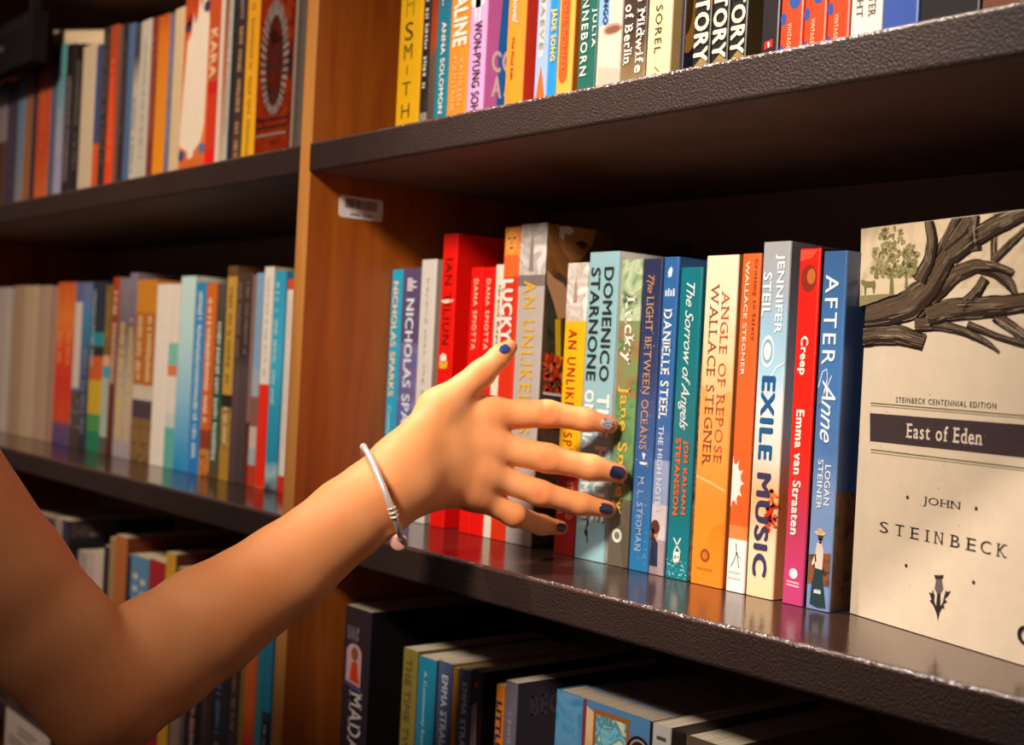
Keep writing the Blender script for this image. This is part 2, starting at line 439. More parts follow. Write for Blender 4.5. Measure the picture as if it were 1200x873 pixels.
mid(520, 537, 274, 274, 'e80d05', 'tall bright red book with a white bird mark, higher than the other red books', D=.150, art=a_bird, side=s_red,
    texts=[('IAN TILIUN', 'thin', '5e0d08', .28, .74, 303, 404)], kind='hardcover_book')
for (xl, xr, lab) in ((552.5, 566.5, 'left one of two slim matching red paperbacks with cream lettering'),
                      (567, 581, 'right one of two slim matching red paperbacks, against the cream paperback')):
    mid(xl, xr, 313, 313, 'ea0e06', lab, texts=[('DANA SPIOTTA', 'wide', 'f2dcb8', .36, .70, 327, 410)])
mid(581.5, 591.5, 310, 310, 'e8dcc4', 'very slim cream paperback with black lettering between red books', texts=[('Grand Rapids', 'serif', '2b2723', .35, .8, 334, 416)])
def a_face(q, w, h, zz):
    poly2(q, ell(w * .5, zz(283), w * .38, (zz(268) - zz(298)) / 2), cover('f0a24a'), -EPS)
    for dx in (.33, .67): poly2(q, ell(w * dx, zz(279), w * .10, .0008, 10), cover('7a3313'), -2 * EPS)
    poly2(q, ell(w * .5, zz(290.5), w * .14, .0009, 10), cover('b5261a'), -2 * EPS)
    poly2(q, [(w * .47, zz(280)), (w * .53, zz(280)), (w * .58, zz(287)), (w * .42, zz(287))], cover('d98332'), -2 * EPS)
mid(592, 610, 266, 266, [(0, .84, 'd9300f'), (.84, .91, 'e8662a'), (.91, 1, 'ee8a2c')], 'tall orange-red book with a face at the top of its spine and white lettering', art=a_face,
    texts=[('LUCKY', 'heavy', 'f6ece0', .10, .78, 327, 400), ('a novel', 'sans', 'f0d8b8', .3, .6, 470, 540)])
def a_tower(q, w, h, zz):
    m = cover('8d8078')
    poly2(q, [(w * .40, zz(318)), (w * .42, zz(290)), (w * .48, zz(272)), (w * .54, zz(290)), (w * .58, zz(318))], m, -2 * EPS)
def s_woman(q, D, h, zz):                            # photograph on the front board: face, open collar, yellow strap, red flowers
    XR = at(641.5, 262, YM)[0]
    def c(px_, py_):
        v = ray(px_, py_); P = CAM + v * ((XR - CAM[0]) / v[0]); return (min(max(P[1] - YM, .0009), D - .001), min(max(P[2] - 0.0004, .001), h - .0005))
    poly2(q, [(.0009, .001), (D - .001, .001), (D - .001, h - .0005), (.0009, h - .0005)], picture(('4a3826', '5c4630', '33271c'), 30), -EPS)
    P = lambda *a: [c(*p) for p in a]
    poly2(q, P((641, 261), (700, 262), (690, 300), (668, 330), (655, 318), (641, 330)), picture(('7a4a26', '94602f', '4c2c18'), 34), -2 * EPS)
    poly2(q, P((652, 262), (700, 262), (694, 288), (682, 304), (668, 306), (658, 292)), cover('c08048'), -3 * EPS)
    poly2(q, P((656, 266), (668, 264), (673, 271), (668, 276), (663, 273), (660, 282), (656, 276)), cover('efe6da'), -4 * EPS)
    poly2(q, P((674, 284), (684, 282), (690, 288), (682, 292)), cover('5c2c1c'), -4 * EPS)
    poly2(q, P((690, 261), (830, 275), (830, 330), (700, 330), (684, 300)), picture(('4e3626', '6a4a34', '3a281e'), 20), -2.5 * EPS)
    poly2(q, P((641, 316), (650, 326), (660, 332), (668, 345), (664, 372), (654, 374), (648, 352), (641, 332)), cover('cf9a72'), -3 * EPS)
    poly2(q, P((641, 334), (648, 354), (652, 376), (651, 420), (641, 420)), picture(('2f3026', '444536', '23241c'), 50), -4 * EPS)
    poly2(q, P((650.5, 374), (657, 374), (657, 418), (664, 420), (664, 426), (655, 425), (651, 416)), cover('f0bc18'), -5 * EPS)
    rnd = random.Random(4)
    for i in range(46):
        x, z = c(rnd.uniform(638, 664), rnd.uniform(416, 460))
        poly2(q, ell(x, z, rnd.uniform(.0014, .003), rnd.uniform(.0016, .0034), 9), cover(rnd.choice(('dc3a14', 'ea5a2a', 'c8280c', 'ee8450'))), -(5 + i % 3) * EPS)
    for i in range(8):
        poly2(q, P((636, 459 + 5.5 * i), (664, 463 + 5.5 * i), (664, 466 + 5.5 * i), (636, 462 + 5.5 * i)), cover('e9e4dc' if i % 2 == 0 else '3c444c'), -8 * EPS)
mid(610.5, 641.5, 262, 262, [(0, .805, 'b7aaa2'), (.805, .84, '7d7068'), (.84, 1, picture(('cfc6bd', 'aba099', 'd9d2c9'), 60))],
    'tallest book on the middle shelf, grey spine with yellow lettering and a photo cover', right='5a4332', D=.150, art=a_tower, side=s_woman,
    texts=[('AN UNLIKELY SPY', 'wide', 'e0b013', .26, .72, 329, 540)], kind='hardcover_book', left='8d827b')
def a_tower2(q, w, h, zz):
    poly2(q, [(w * .36, zz(355)), (w * .40, zz(335)), (w * .46, zz(322)), (w * .52, zz(335)), (w * .56, zz(355))], cover('a89079'), -2 * EPS)
mid(663.5, 688, 345, 308, [(0, .285, 'a8160f'), (.285, .80, 'f0b410'), (.80, 1, picture(('ddd3c6', 'b8aaa0', 'efe9de'), 70))],
    'yellow paperback with red lettering and a dark red foot, behind the fingers', art=a_tower2,
    texts=[('AN UNLIKELY SPY', 'wide', 'b22014', .24, .66, 386, 535), ('REBECCA', 'wide', 'eab06a', .12, .40, 573, 606), ('STARFORD', 'wide', 'eab06a', .55, .85, 566, 610)])
def a_clef(q, w, h, zz):
    m = cover('2a2a28')
    poly2(q, [(w * .36, zz(612)), (w * .42, zz(611)), (w * .46, zz(617)), (w * .38, zz(623)), (w * .43, zz(629)), (w * .36, zz(633)), (w * .30, zz(628)), (w * .36, zz(622))], m, -EPS)
    poly2(q, [(w * .38, zz(630)), (w * .42, zz(630)), (w * .44, zz(640)), (w * .40, zz(641))], m, -EPS)
mid(691.3, 726.5, 295, 295, '92bcc2', 'thick pale blue hardcover with black and white capitals, its white page tops showing', right='e8e6de', D=.150, art=a_clef,
    texts=[('DOMENICO', 'bold', '2b2f2e', .54, .86, 313, 447), ('STARNONE', 'bold', '2b2f2e', .10, .42, 313, 447),
           ('THE HOUSE', 'heavy', 'f0efe8', .52, .94, 462, 612), ('ON VIA', 'heavy', 'f0efe8', .10, .42, 458, 528), ('GEMITO', 'heavy', 'f0efe8', .10, .42, 545, 612)], kind='hardcover_book')
def a_disc(q, w, h, zz):
    poly2(q, ell(w * .45, zz(631), w * .24, w * .24), cover('d8d8c8'), -EPS); poly2(q, ell(w * .45, zz(631), w * .13, w * .13), cover('6d7462'), -2 * EPS)
mid(729, 753.5, 304, 304, [(0, .22, blend(((0, '5c5446'), (.8, '5c5446'), (1, '5a6a48')), .05)), (.22, .55, picture(('4e7a4a', '6c9660', '426040'), 45)), (.55, .8, picture(('7a8a58', '94754f', '527a42', 'a4b88a'), 40)), (.8, 1, picture(('4f8040', 'bcc8a4', '386030'), 50))],
    'green leafy-patterned paperback with white and yellow lettering beside the pale blue hardcover', art=a_disc, right='33402c',
    texts=[('Lucky', 'boldserif', 'f3f0e2', .18, .80, 347, 428), ('Jane Smiley', 'boldserif', 'e2b63c', .16, .74, 453, 604)])
def a_stars(q, w, h, zz):
    rnd = random.Random(9); m = cover('cfd8e6')
    for i in range(70):
        x = rnd.uniform(.08, .92) * w; z = rnd.uniform(.02, .98) * h; s = rnd.uniform(.00015, .0004); poly2(q, ell(x, z, s, s, 6), m, -EPS)
    poly2(q, [(w * .42, zz(532)), (w * .62, zz(533)), (w * .52, zz(541))], cover('e6e6e6'), -EPS); poly2(q, [(w * .30, zz(543)), (w * .75, zz(543)), (w * .66, zz(546)), (w * .38, zz(546))], cover('e6e6e6'), -EPS)
mid(755, 777.5, 303, 303, blend(((0, '2878b0'), (.35, '305c96'), (.65, '2c3a66'), (1, '282c4c')), .2),
    'navy to blue starry paperback with copper lettering and a tiny white sailing boat', art=a_stars, right='20263c',
    texts=[('The', 'script', 'c08a52', .30, .62, 322, 344), ('LIGHT BETWEEN OCEANS', 'serif', 'cfa06a', .28, .66, 347, 528), ('M. L. STEDMAN', 'boldserif', '9fb8d6', .30, .64, 560, 650)])
def a_lady(q, w, h, zz):
    m = cover('d8e2ea')
    poly2(q, [(w * .3, zz(318)), (w * .5, zz(312)), (w * .62, zz(316)), (w * .55, zz(324)), (w * .35, zz(325))], m, -EPS)
    for i in range(4): poly2(q, [(w * (.2 + .17 * i), zz(347)), (w * (.3 + .17 * i), zz(347)), (w * (.3 + .17 * i), zz(340 - 2 * (i % 2))), (w * (.2 + .17 * i), zz(340 - 2 * (i % 2)))], m, -EPS)
    poly2(q, [(w * .08, zz(668)), (w * .10, zz(640)), (w * .30, zz(632)), (w * .56, zz(640)), (w * .6, zz(668))], cover('25304c'), -2 * EPS)
    poly2(q, ell(w * .36, zz(626), w * .20, .0052), cover('b98a70'), -2 * EPS)
    poly2(q, ell(w * .34, zz(621), w * .30, .0046), cover('5b2e20'), -3 * EPS)
    poly2(q, [(w * .10, zz(624)), (w * .30, zz(624)), (w * .26, zz(640)), (w * .08, zz(638))], cover('4a241a'), -3 * EPS)
mid(778.5, 796.5, 301, 301, [(0, .11, 'a48d90'), (.11, .22, 'c9bcc0'), (.22, .36, '8fa0c4'), (.36, .45, '406aa8'), (.45, 1, '2c64a2')],
    'blue paperback with white capitals and a dark-haired figure at its foot', art=a_lady, right='2b568a',
    texts=[('DANIELLE STEEL', 'boldserif', 'f2f4f4', .20, .76, 362, 492), ('THE HIGH NOTES', 'sans', 'dfe8ee', .26, .60, 500, 602)])
def a_xb(q, w, h, zz):
    m = cover('d9dccb')
    for a, b in (((.28, 634), (.62, 650)), ((.60, 633), (.34, 650))):
        x0, z0, x1, z1 = a[0] * w, zz(a[1]), b[0] * w, zz(b[1]); poly2(q, [(x0, z0), (x0 + .0012, z0), (x1 + .0012, z1), (x1, z1)], m, -EPS)
    rnd = random.Random(2)
    for i in range(60):
        x = rnd.uniform(.05, .95) * w; z = rnd.uniform(.005, .06) * h; poly2(q, ell(x, z, rnd.uniform(.0003, .0009), .0003, 6), cover(rnd.choice(('9fd0d0', 'cfe6e2', '5fa8b0'))), -EPS)
def s_rocks(q, D, h, zz):
    poly2(q, [(.0015, .001), (D * .8, .001), (D * .8, h * .68), (.003, h * .70)], picture(('6e5c44', '9c8a68', 'c9b68e', '4a3c2c'), 160), -EPS)
mid(798, 824, 314, 313, '0c727c', 'teal paperback with white handwriting-style title and orange lettering, speckled at its foot', right='0f5f68', art=a_xb, side=s_rocks,
    texts=[('The Sorrow of Angels', 'script', 'd8e6e0', .22, .72, 331, 505), ('JON KALMAN', 'heavy', 'e8622c', .56, .80, 517, 605), ('STEFANSSON', 'heavy', 'e8622c', .22, .46, 515, 607), ('B', 'heavy', 'd9dccb', .36, .66, 650, 664)])
def a_hill(q, w, h, zz):
    a = cover('f3922f', 0.4); b = cover('f0851f')
    poly2(q, [(.0008, zz(450)), (w * .25, zz(462)), (w * .45, zz(500)), (w * .62, zz(492)), (w * .75, zz(462)), (w - .0008, zz(458)), (w - .0008, zz(525)), (.0008, zz(525))], cover('f2a75a'), -EPS)
    poly2(q, [(.0008, zz(560)), (w * .5, zz(566)), (w - .0008, zz(574)), (w - .0008, zz(577)), (w * .5, zz(569)), (.0008, zz(563))], cover('f8c07a'), -EPS)
    poly2(q, [(.0008, zz(660)), (w * .4, zz(648)), (w * .6, zz(622)), (w - .0008, zz(612)), (w - .0008, zz(686)), (.0008, zz(684))], b, -EPS)
    poly2(q, ell(w * .44, zz(655), w * .15, w * .16), cover('8a4a1a'), -2 * EPS); poly2(q, ell(w * .44, zz(655), w * .09, w * .10), cover('c86f22'), -3 * EPS)
    q2 = w * .2
    for i in range(7): poly2(q, [(q2 + i * w * .075, zz(670)), (q2 + w * .045 + i * w * .075, zz(670)), (q2 + w * .045 + i * w * .075, zz(673)), (q2 + i * w * .075, zz(673))], cover('a8561c'), -2 * EPS)
mid(828.5, 866, 299, 299, blend(((0, 'ec7d1c'), (.22, 'f08c2c'), (.50, 'f2a250'), (.68, 'efc792'), (.85, 'ecd5b2'), (1, 'ead8ba')), .2),
    'thick cream to orange paperback with a sunset landscape printed on its spine', art=a_hill, right='b06a30',
    texts=[('ANGLE OF REPOSE', 'serif', 'c96436', .56, .80, 340, 543), ('WALLACE STEGNER', 'serif', '9a5230', .20, .46, 332, 548)])
def a_sun(q, w, h, zz):
    pts = []; cx, cz = w * .06, zz(568)
    for i in range(25):
        t = -math.pi / 2 + math.pi * i / 24; r = (.0105 if i % 4 == 0 else .0078); pts.append((max(cx + r * math.cos(t) * .9, .0008), cz + r * 1.5 * math.sin(t)))
    poly2(q, pts, cover('f3efe4'), -EPS)
    m = cover('2b2b2b')
    for a, b in (((.45, 640), (.5, 652)), ((.5, 652), (.30, 664)), ((.52, 650), (.66, 668)), ((.30, 664), (.22, 668)), ((.42, 651), (.75, 657))):
        x0, z0, x1, z1 = a[0] * w, zz(a[1]), b[0] * w, zz(b[1]); poly2(q, [(x0, z0), (x0 + .0006, z0), (x1 + .0006, z1 - .0004), (x1, z1 - .0004)], m, -EPS)
    for k, y in enumerate((674, 681)):
        for i in range(7): poly2(q, [(w * (.12 + .1 * i), zz(y)), (w * (.18 + .1 * i), zz(y)), (w * (.18 + .1 * i), zz(y + 3)), (w * (.12 + .1 * i), zz(y + 3))], cover('a9a49a'), -EPS)
mid(870.5, 892.5, 297, 297, [(0, .155, 'f0ebe2'), (.155, .195, 'ee8a48'), (.195, 1, 'e4662a')],
    'orange paperback with a white foot and a white sunburst on its spine', art=a_sun, right='8f431c',
    texts=[('Crossing to Safety', 'serif', '8a3a16', .66, .90, 304, 400), ('WALLACE STEGNER', 'bold', 'f6e2c8', .24, .44, 306, 441)])
def a_exile(q, w, h, zz):
    for i in range(3):
        e = ell(w * .36, zz(412), w * (.24 - .05 * i), .0095 - .0022 * i, 24)
        poly2(q, e, cover('dfe9ee' if i % 2 == 0 else '86b6d0'), -(1 + i) * EPS)
    pts = [(.95, 425), (.7, 430), (.45, 445), (.30, 470), (.28, 500), (.40, 525), (.6, 540)]
    P = [(x * w, zz(y)) for x, y in pts]
    for (x0, z0), (x1, z1) in zip(P, P[1:]): poly2(q, [(x0, z0), (x1, z1), (x1 + .0009, z1 - .0006), (x0 + .0009, z0 - .0006)], cover('e6eef2'), -4 * EPS)
    rnd = random.Random(7)
    for i in range(40):
        x = rnd.uniform(.62, .96) * w; z = rnd.uniform(zz(625), zz(572)); poly2(q, ell(x, z, rnd.uniform(.001, .0028), rnd.uniform(.001, .0026), 9), cover(rnd.choice(('d8301a', 'e4522a', 'b8281a', 'ee8038'))), -(2 + i % 3) * EPS)
mid(895, 927.5, 283, 283, blend(((0, 'e8c79a'), (.16, 'f0d3ae'), (.30, 'efb27a'), (.42, 'f2ddcb'), (.55, 'e4e6e6'), (.66, 'a9d0e2'), (.8, '98bdd2'), (.9, '9ba8b2'), (1, 'a0a0a2')), .2),
    'tall pale blue and peach book with large navy capitals beside the narrow red book', D=.145, art=a_exile, right=blend(((0, 'd89a6a'), (.3, 'd0763e'), (.5, '9fb2c0'), (.75, '7d8fa0'), (1, '6a6668')), .2), kind='hardcover_book',
    texts=[('JENNIFER', 'bold', 'f0f2f2', .50, .84, 298, 391), ('STEIL', 'bold', 'f0f2f2', .08, .40, 319, 371), ('EXILE', 'heavy', '1d5f94', .22, .72, 441, 541), ('MUSIC', 'heavy', '3f3a5c', .22, .74, 556, 680)])
def a_creep(q, w, h, zz):
    poly2(q, ell(w * .5, zz(326), w * .38, .0080), cover('8a2a14'), -EPS); poly2(q, ell(w * .62, zz(324), w * .2, .0045), cover('c0682c'), -2 * EPS)
    poly2(q, [(.0008, zz(306)), (w * .6, zz(302)), (w * .9, zz(292.5)), (.0008, zz(292.5))], cover('e84a38'), -EPS)
    poly2(q, ell(w * .5, zz(676), w * .2, w * .2), cover('f2e0dc'), -EPS)
    for k, y in enumerate((685, 689)): poly2(q, [(w * .2, zz(y)), (w * .8, zz(y + 1)), (w * .8, zz(y + 3)), (w * .2, zz(y + 2))], cover('e8b8c0'), -EPS)
mid(937.5, 962.5, 292, 291, blend(((0, 'b83a72'), (.22, 'c23a5e'), (.36, 'dc2a24'), (.5, 'e8200f'), (1, 'e5180c')), .2),
    'narrow red book fading to pink at its foot with white rounded lettering', art=a_creep, right='2a1512',
    texts=[('Creep', 'heavy', 'f6eee2', .20, .66, 394, 440), ('Emma van Straaten', 'heavy', 'f6eee2', .26, .66, 481, 630)])
def a_anne(q, w, h, zz):
    poly2(q, [(.0008, zz(655)), (w - .0008, zz(650)), (w - .0008, zz(690)), (.0008, zz(690))], picture(('5c3a24', '8a5230', '3c2a20'), 120), -EPS)
    sk = [(w * .18, zz(714)), (w * .22, zz(690)), (w * .36, zz(668)), (w * .62, zz(668)), (w * .86, zz(716)), (w * .5, zz(717))]
    poly2(q, sk, cover('233c40'), -2 * EPS)
    poly2(q, [(w * .34, zz(670)), (w * .30, zz(655)), (w * .36, zz(640)), (w * .54, zz(637)), (w * .66, zz(648)), (w * .64, zz(671))], cover('d9cbb8'), -3 * EPS)
    poly2(q, [(w * .34, zz(652)), (w * .18, zz(664)), (w * .2, zz(668)), (w * .38, zz(662))], cover('d9cbb8'), -3 * EPS)
    poly2(q, ell(w * .50, zz(631), w * .11, .0030, 14), cover('5a3422'), -3 * EPS); poly2(q, [(w * .44, zz(634)), (w * .56, zz(634)), (w * .55, zz(640)), (w * .45, zz(640))], cover('c89a78'), -3 * EPS)
    poly2(q, ell(w * .48, zz(627.5), w * .23, .0013, 16), cover('e0c898'), -4 * EPS); poly2(q, ell(w * .48, zz(625), w * .13, .0018, 14), cover('d2b47c'), -5 * EPS)
    P = [(.05, 455), (.2, 436), (.38, 432), (.42, 445), (.22, 470), (.12, 478), (.3, 462), (.6, 440)]
    P = [(x * w, zz(y)) for x, y in P]
    for (x0, z0), (x1, z1) in zip(P, P[1:]): poly2(q, [(x0, z0), (x1, z1), (x1 + .0005, z1 - .0004), (x0 + .0005, z0 - .0004)], cover('dfe6ee'), -2 * EPS)
    for k in range(5): poly2(q, [(w * (.34 + .06 * k), zz(700)), (w * (.385 + .06 * k), zz(700)), (w * (.385 + .06 * k), zz(696 - (k % 2) * 2)), (w * (.34 + .06 * k), zz(696))], cover('dfe6e6'), -3 * EPS)
def s_anne(q, D, h, zz):
    poly2(q, [(.001, .001), (.03, .001), (.03, h * .33), (.001, h * .33)], picture(('3c2418', '5e3a24', '22140e'), 60), -EPS)
mid(965.5, 994, 294, 294, blend(((0, '6f86b2'), (.3, '7d9ac6'), (.45, '4c76ac'), (.7, '3f72ac'), (1, '335a8a')), .2),
    'blue book with white capitals and a woman in a straw hat at its foot', art=a_anne, side=s_anne, right='2c3f66',
    texts=[('AFTER', 'wide', 'eef2f4', .18, .72, 322, 428), ('Anne', 'script', 'eef2f4', .26, .84, 446, 520), ('LOGAN', 'bold', 'e6ecf0', .56, .80, 546, 594), ('STEINER', 'bold', 'e6ecf0', .26, .48, 540, 600)])

# ------------------------------------------------------------------ the cream book facing out
EA = np.array(at(996, 719, 0.1042 * K)); EA[2] = 0.0
ED = np.array([0.1363, -0.0374, 0.0]); ED /= np.linalg.norm(ED); EN = np.array([ED[1], -ED[0], 0.0])
def ep(px, py):                                      # local (x, z) on the front board
    v = ray(px, py); t = ((EA - CAM) @ EN) / (v @ EN); P = CAM + v * t - EA
    return float(P @ ED), float(P[2])
EA[2] = 0.0004
eden = empty('paperback_book', EA, 'large cream book facing outward with a gnarled tree drawing and black lettering', 'book', GM, rz=math.atan2(ED[1], ED[0]))
EH = ep(1009, 268)[1]; EW = 0.142; ET = 0.030
cream = 'e0cdb2'
q = MB(); t = 0.0006
q.box((0, 0, 0), (EW, t, EH), cover(cream, 0.42, 0.12)); q.box((0, ET - t, 0), (EW, ET, EH), cover(cream, 0.42, 0.12)); q.box((0, t, 0), (t, ET - t, EH), cover('3a332c'))
q.build('cover', eden)
q = MB(); q.box((t + .0002, t + .0001, .0006), (EW - .0008, ET - t - .0001, EH - .0008), M_PAGE); q.build('page_block', eden)
cx = lambda c: ep(960 + c[0] / 3.358, 240 + c[1] / 3.358)
art = MB()
for (x0, y0, x1, y1, col, k) in ((0, 0, 0, 0, '', 0),):
    pass
bgm = picture(('cbb594', 'd8c4a4', 'b9a27e'), 45)
poly2(art, [cx((166, 95)), (EW - .0004, EH - .0006), (EW - .0004, cx((806, 330))[1]), cx((560, 330)), cx((380, 345)), cx((160, 372))], bgm, -EPS)
rnd = random.Random(12)
olive = [cover(c, .5, .0) for c in ('8d8358', '7d7449', '9c9266')]
def leafy(cx0, cy0, rx, ry, n, seed):
    r2 = random.Random(seed)
    for i in range(n):
        a = r2.uniform(0, 6.28); k = math.sqrt(r2.random()); x, z = cx((cx0 + rx * k * math.cos(a), cy0 + ry * k * math.sin(a)))
        poly2(art, ell(x, z, r2.uniform(.0008, .002), r2.uniform(.0007, .0016), 7, r2.random()), olive[i % 3], -(2 + i % 3) * EPS)
for a in ((285, 125, 48, 40), (255, 200, 45, 45), (320, 190, 50, 50), (240, 260, 35, 28), (300, 260, 50, 25), (365, 200, 32, 42), (350, 255, 42, 30)): leafy(*a, 46, a[0])
for pts in (((278, 350), (283, 250), (290, 250), (296, 350)), ((338, 330), (342, 270), (348, 270), (350, 330))): poly2(art, [cx(p) for p in pts], olive[1], -5 * EPS)
poly2(art, [cx(p) for p in ((166, 300), (172, 294), (184, 300), (205, 302), (220, 298), (224, 312), (219, 348), (214, 348), (210, 325), (188, 325), (186, 354), (180, 354), (178, 322), (168, 312))], olive[1], -5 * EPS)
poly2(art, [cx(p) for p in ((160, 372), (166, 358), (240, 352), (300, 350), (300, 362), (160, 400))], olive[0], -5 * EPS)
inks = [cover(c, .5, .0) for c in ('1c1411', '382b22', '5e4d3d', 'a08c74', 'cdbb9e')]
def stroke(pts, seed, base=6):                       # one limb: dark body with engraved bark lines along it
    r2 = random.Random(seed); P = []
    n = 10
    for (x0, y0, h0), (x1, y1, h1) in zip(pts, pts[1:]):
        for i in range(n): s = i / n; P.append((x0 + (x1 - x0) * s, y0 + (y1 - y0) * s, h0 + (h1 - h0) * s))
    P.append(pts[-1])
    P = [(x + r2.uniform(-1.2, 1.2), y + r2.uniform(-1.2, 1.2), h_ * r2.uniform(.92, 1.08)) for x, y, h_ in P]
    for k in range(2):
        P = [P[0]] + [tuple((P[i - 1][j] + 2 * P[i][j] + P[i + 1][j]) / 4 for j in range(3)) for i in range(1, len(P) - 1)] + [P[-1]]
    nx = []
    for i in range(len(P)):
        a = P[max(i - 1, 0)]; b = P[min(i + 1, len(P) - 1)]; dx, dy = b[0] - a[0], b[1] - a[1]; l = math.hypot(dx, dy) or 1; nx.append((-dy / l, dx / l))
    def strip(o0, o1, i0, i1, mat, y):
        for i in range(i0, i1):
            vs = []
            for (j, o) in ((i, o0), (i + 1, o0), (i + 1, o1), (i, o1)):
                x, yy, h_ = P[j]; x2, z2 = cx((x + nx[j][0] * h_ * o, yy + nx[j][1] * h_ * o)); vs.append((min(max(x2, .0003), EW - .0003), y, min(z2, EH - .0004)))
            art.add(vs, [(0, 1, 2, 3)], mat)
    strip(-1, 1, 0, len(P) - 1, inks[0], -base * EPS)
    strip(-.84, .86, 0, len(P) - 1, inks[2], -(base + .5) * EPS)
    strip(.30, .86, 0, len(P) - 1, inks[1], -(base + .7) * EPS)
    big = max(p[2] for p in pts)
    for k in range(max(16, int(big * 2.0))):
        o = r2.uniform(-.95, .90); wd = r2.uniform(.5, 1.7) / big; i0 = r2.randrange(0, max(1, len(P) - 4)); i1 = min(len(P) - 1, i0 + r2.randrange(3, 12))
        pick = r2.random(); tone = 0 if pick < .5 or (o > .35 and pick < .8) else 1 if pick < .58 else 3 if pick < .84 else 4
        strip(o, o + wd, i0, i1, inks[tone], -(base + 1 + (k % 3) * .3) * EPS)
limbs = [((690, 220, 14), (690, 130, 12), (704, 0, 11)), ((690, 220, 16), (760, 150, 15), (830, 85, 13)), ((620, 180, 24), (610, 90, 22), (628, 0, 15)),
         ((560, 410, 26), (620, 350, 20), (660, 290, 18)), ((400, 300, 28), (440, 220, 24), (452, 140, 21), (436, 40, 18)), ((455, 245, 24), (510, 130, 22), (540, 65, 19), (560, 10, 18)),
         ((150, 450, 42), (250, 430, 55), (350, 400, 62), (430, 330, 52), (480, 250, 42), (540, 150, 36), (590, 60, 28), (604, 0, 26)),
         ((520, 205, 34), (600, 140, 36), (680, 92, 38), (760, 52, 36), (840, 20, 32)), ((430, 440, 38), (520, 412, 44), (620, 405, 44), (720, 398, 40), (840, 378, 36)),
         ((640, 238, 20), (700, 242, 18), (772, 266, 13)), ((360, 440, 45), (450, 350, 40), (540, 272, 34), (620, 240, 30), (700, 262, 28), (750, 310, 24), (780, 358, 9)),
         ((380, 470, 30), (480, 472, 24), (580, 500, 18), (660, 540, 14), (712, 580, 5)), ((700, 440, 24), (760, 480, 22), (840, 540, 24)), ((590, 470, 16), (700, 515, 13), (840, 556, 14)),
         ((150, 525, 36), (230, 512, 38), (320, 510, 40), (418, 540, 32))]
for i, l in enumerate(limbs): stroke(l, i + 3, 6 + (i % 5) * 3)
for i in range(26):
    r2 = random.Random(i); x, z = r2.uniform(.004, EW - .004), r2.uniform(.004, EH * .62); s_ = r2.uniform(.0002, .0005); poly2(art, ell(x, z, s_, s_, 7), cover('a87c50', .5, 0), -EPS)
art.build('cover_artwork', eden)
bar = MB()
poly2(bar, [ep(1019.6, 484), (EW - .0005, ep(1200, 497.5)[1]), (EW - .0005, ep(1200, 536.5)[1]), ep(1019.6, 517)], cover('44383a', .45, 0), -EPS)
for (y0, y1, dy, c) in ((471.5, 487, 1.6, '6e6a4a'), (474.5, 490, 1.3, '8f8a68'), (526, 548, 1.6, '6e6a4a'), (529.5, 551, 1.2, '8f8a68')):
    poly2(bar, [ep(1020.5, y0), (EW - .0005, ep(1200, y1)[1]), (EW - .0005, ep(1200, y1 + dy)[1]), ep(1020.5, y0 + dy)], cover(c, .5, 0), -EPS)
bar.build('title_band', eden)
def etext(s, st, col, x0, y0, x1, y1, parent=eden):  # baseline from (x0,y0) to x1; y1 = height of the tops at the left
    a = ep(x0, y0); b = ep(x1, y0); top = ep(x0, y1)[1]
    m = MB(); put_text(m, s, st, cover(col, .5, 0), a[0], b[0], top, a[1], 'flat', y=-3 * EPS); m.build('lettering', parent)
etext('STEINBECK CENTENNIAL EDITION', 'wide', '4a4036', 1050, 471.5, 1168, 465)
etext('East of Eden', 'boldserif', 'e6d6c0', 1061.7, 513, 1152, 495.5)
etext('JOHN', 'serif', '2c2622', 1082, 593, 1126.5, 581.5)
for (ch, x, yb) in zip('STEINBECK', (1031, 1049, 1066, 1083.5, 1094.5, 1113, 1131.5, 1149, 1167.5), range(9)):
    wd = 5 if ch == 'I' else 10
    yb = 623.5 + (x - 1031) * .204
    etext(ch, 'serif', '2c2622', x, yb, x + wd + (x - 1031) * .02, yb - 13 - (x - 1031) * .017)
m = MB()
for (x, y) in ((1063.6, 583), (1144, 596), (1062, 663), (1141, 682.6)): p_ = ep(x, y); m = MB(); poly2(m, ell(p_[0], p_[1], .0011, .0011), cover('3a302a'), -EPS); m.build('printed_dot', eden)
m = MB()
th = lambda *pts: [ep(1089 + (a - 485) / 2.567, 673 + (b - 495) / 2.567) for a, b in pts]
ink = cover('332a28', .5, 0)
poly2(m, th((503, 497), (526, 497), (524, 515), (528, 540), (520, 552), (508, 552), (501, 538), (505, 515)), cover('6a5f58', .5, 0), -EPS)
poly2(m, th((500, 496), (515, 501), (529, 496), (526, 508), (503, 508)), ink, -2 * EPS)
poly2(m, th((509, 552), (519, 552), (519, 600), (511, 638), (505, 600)), ink, -EPS)
poly2(m, th((508, 615), (498, 590), (487, 575), (492, 570), (484, 548), (494, 552), (496, 540), (502, 560), (500, 575), (510, 600)), ink, -2 * EPS)
poly2(m, th((512, 620), (524, 596), (532, 600), (528, 585), (540, 578), (532, 570), (542, 560), (551, 545), (538, 548), (536, 541), (530, 562), (526, 580), (514, 600)), ink, -2 * EPS)
m.build('thistle_emblem', eden)
etext('O', 'heavy', '2c2622', 1191.5, 754, 1214, 730)

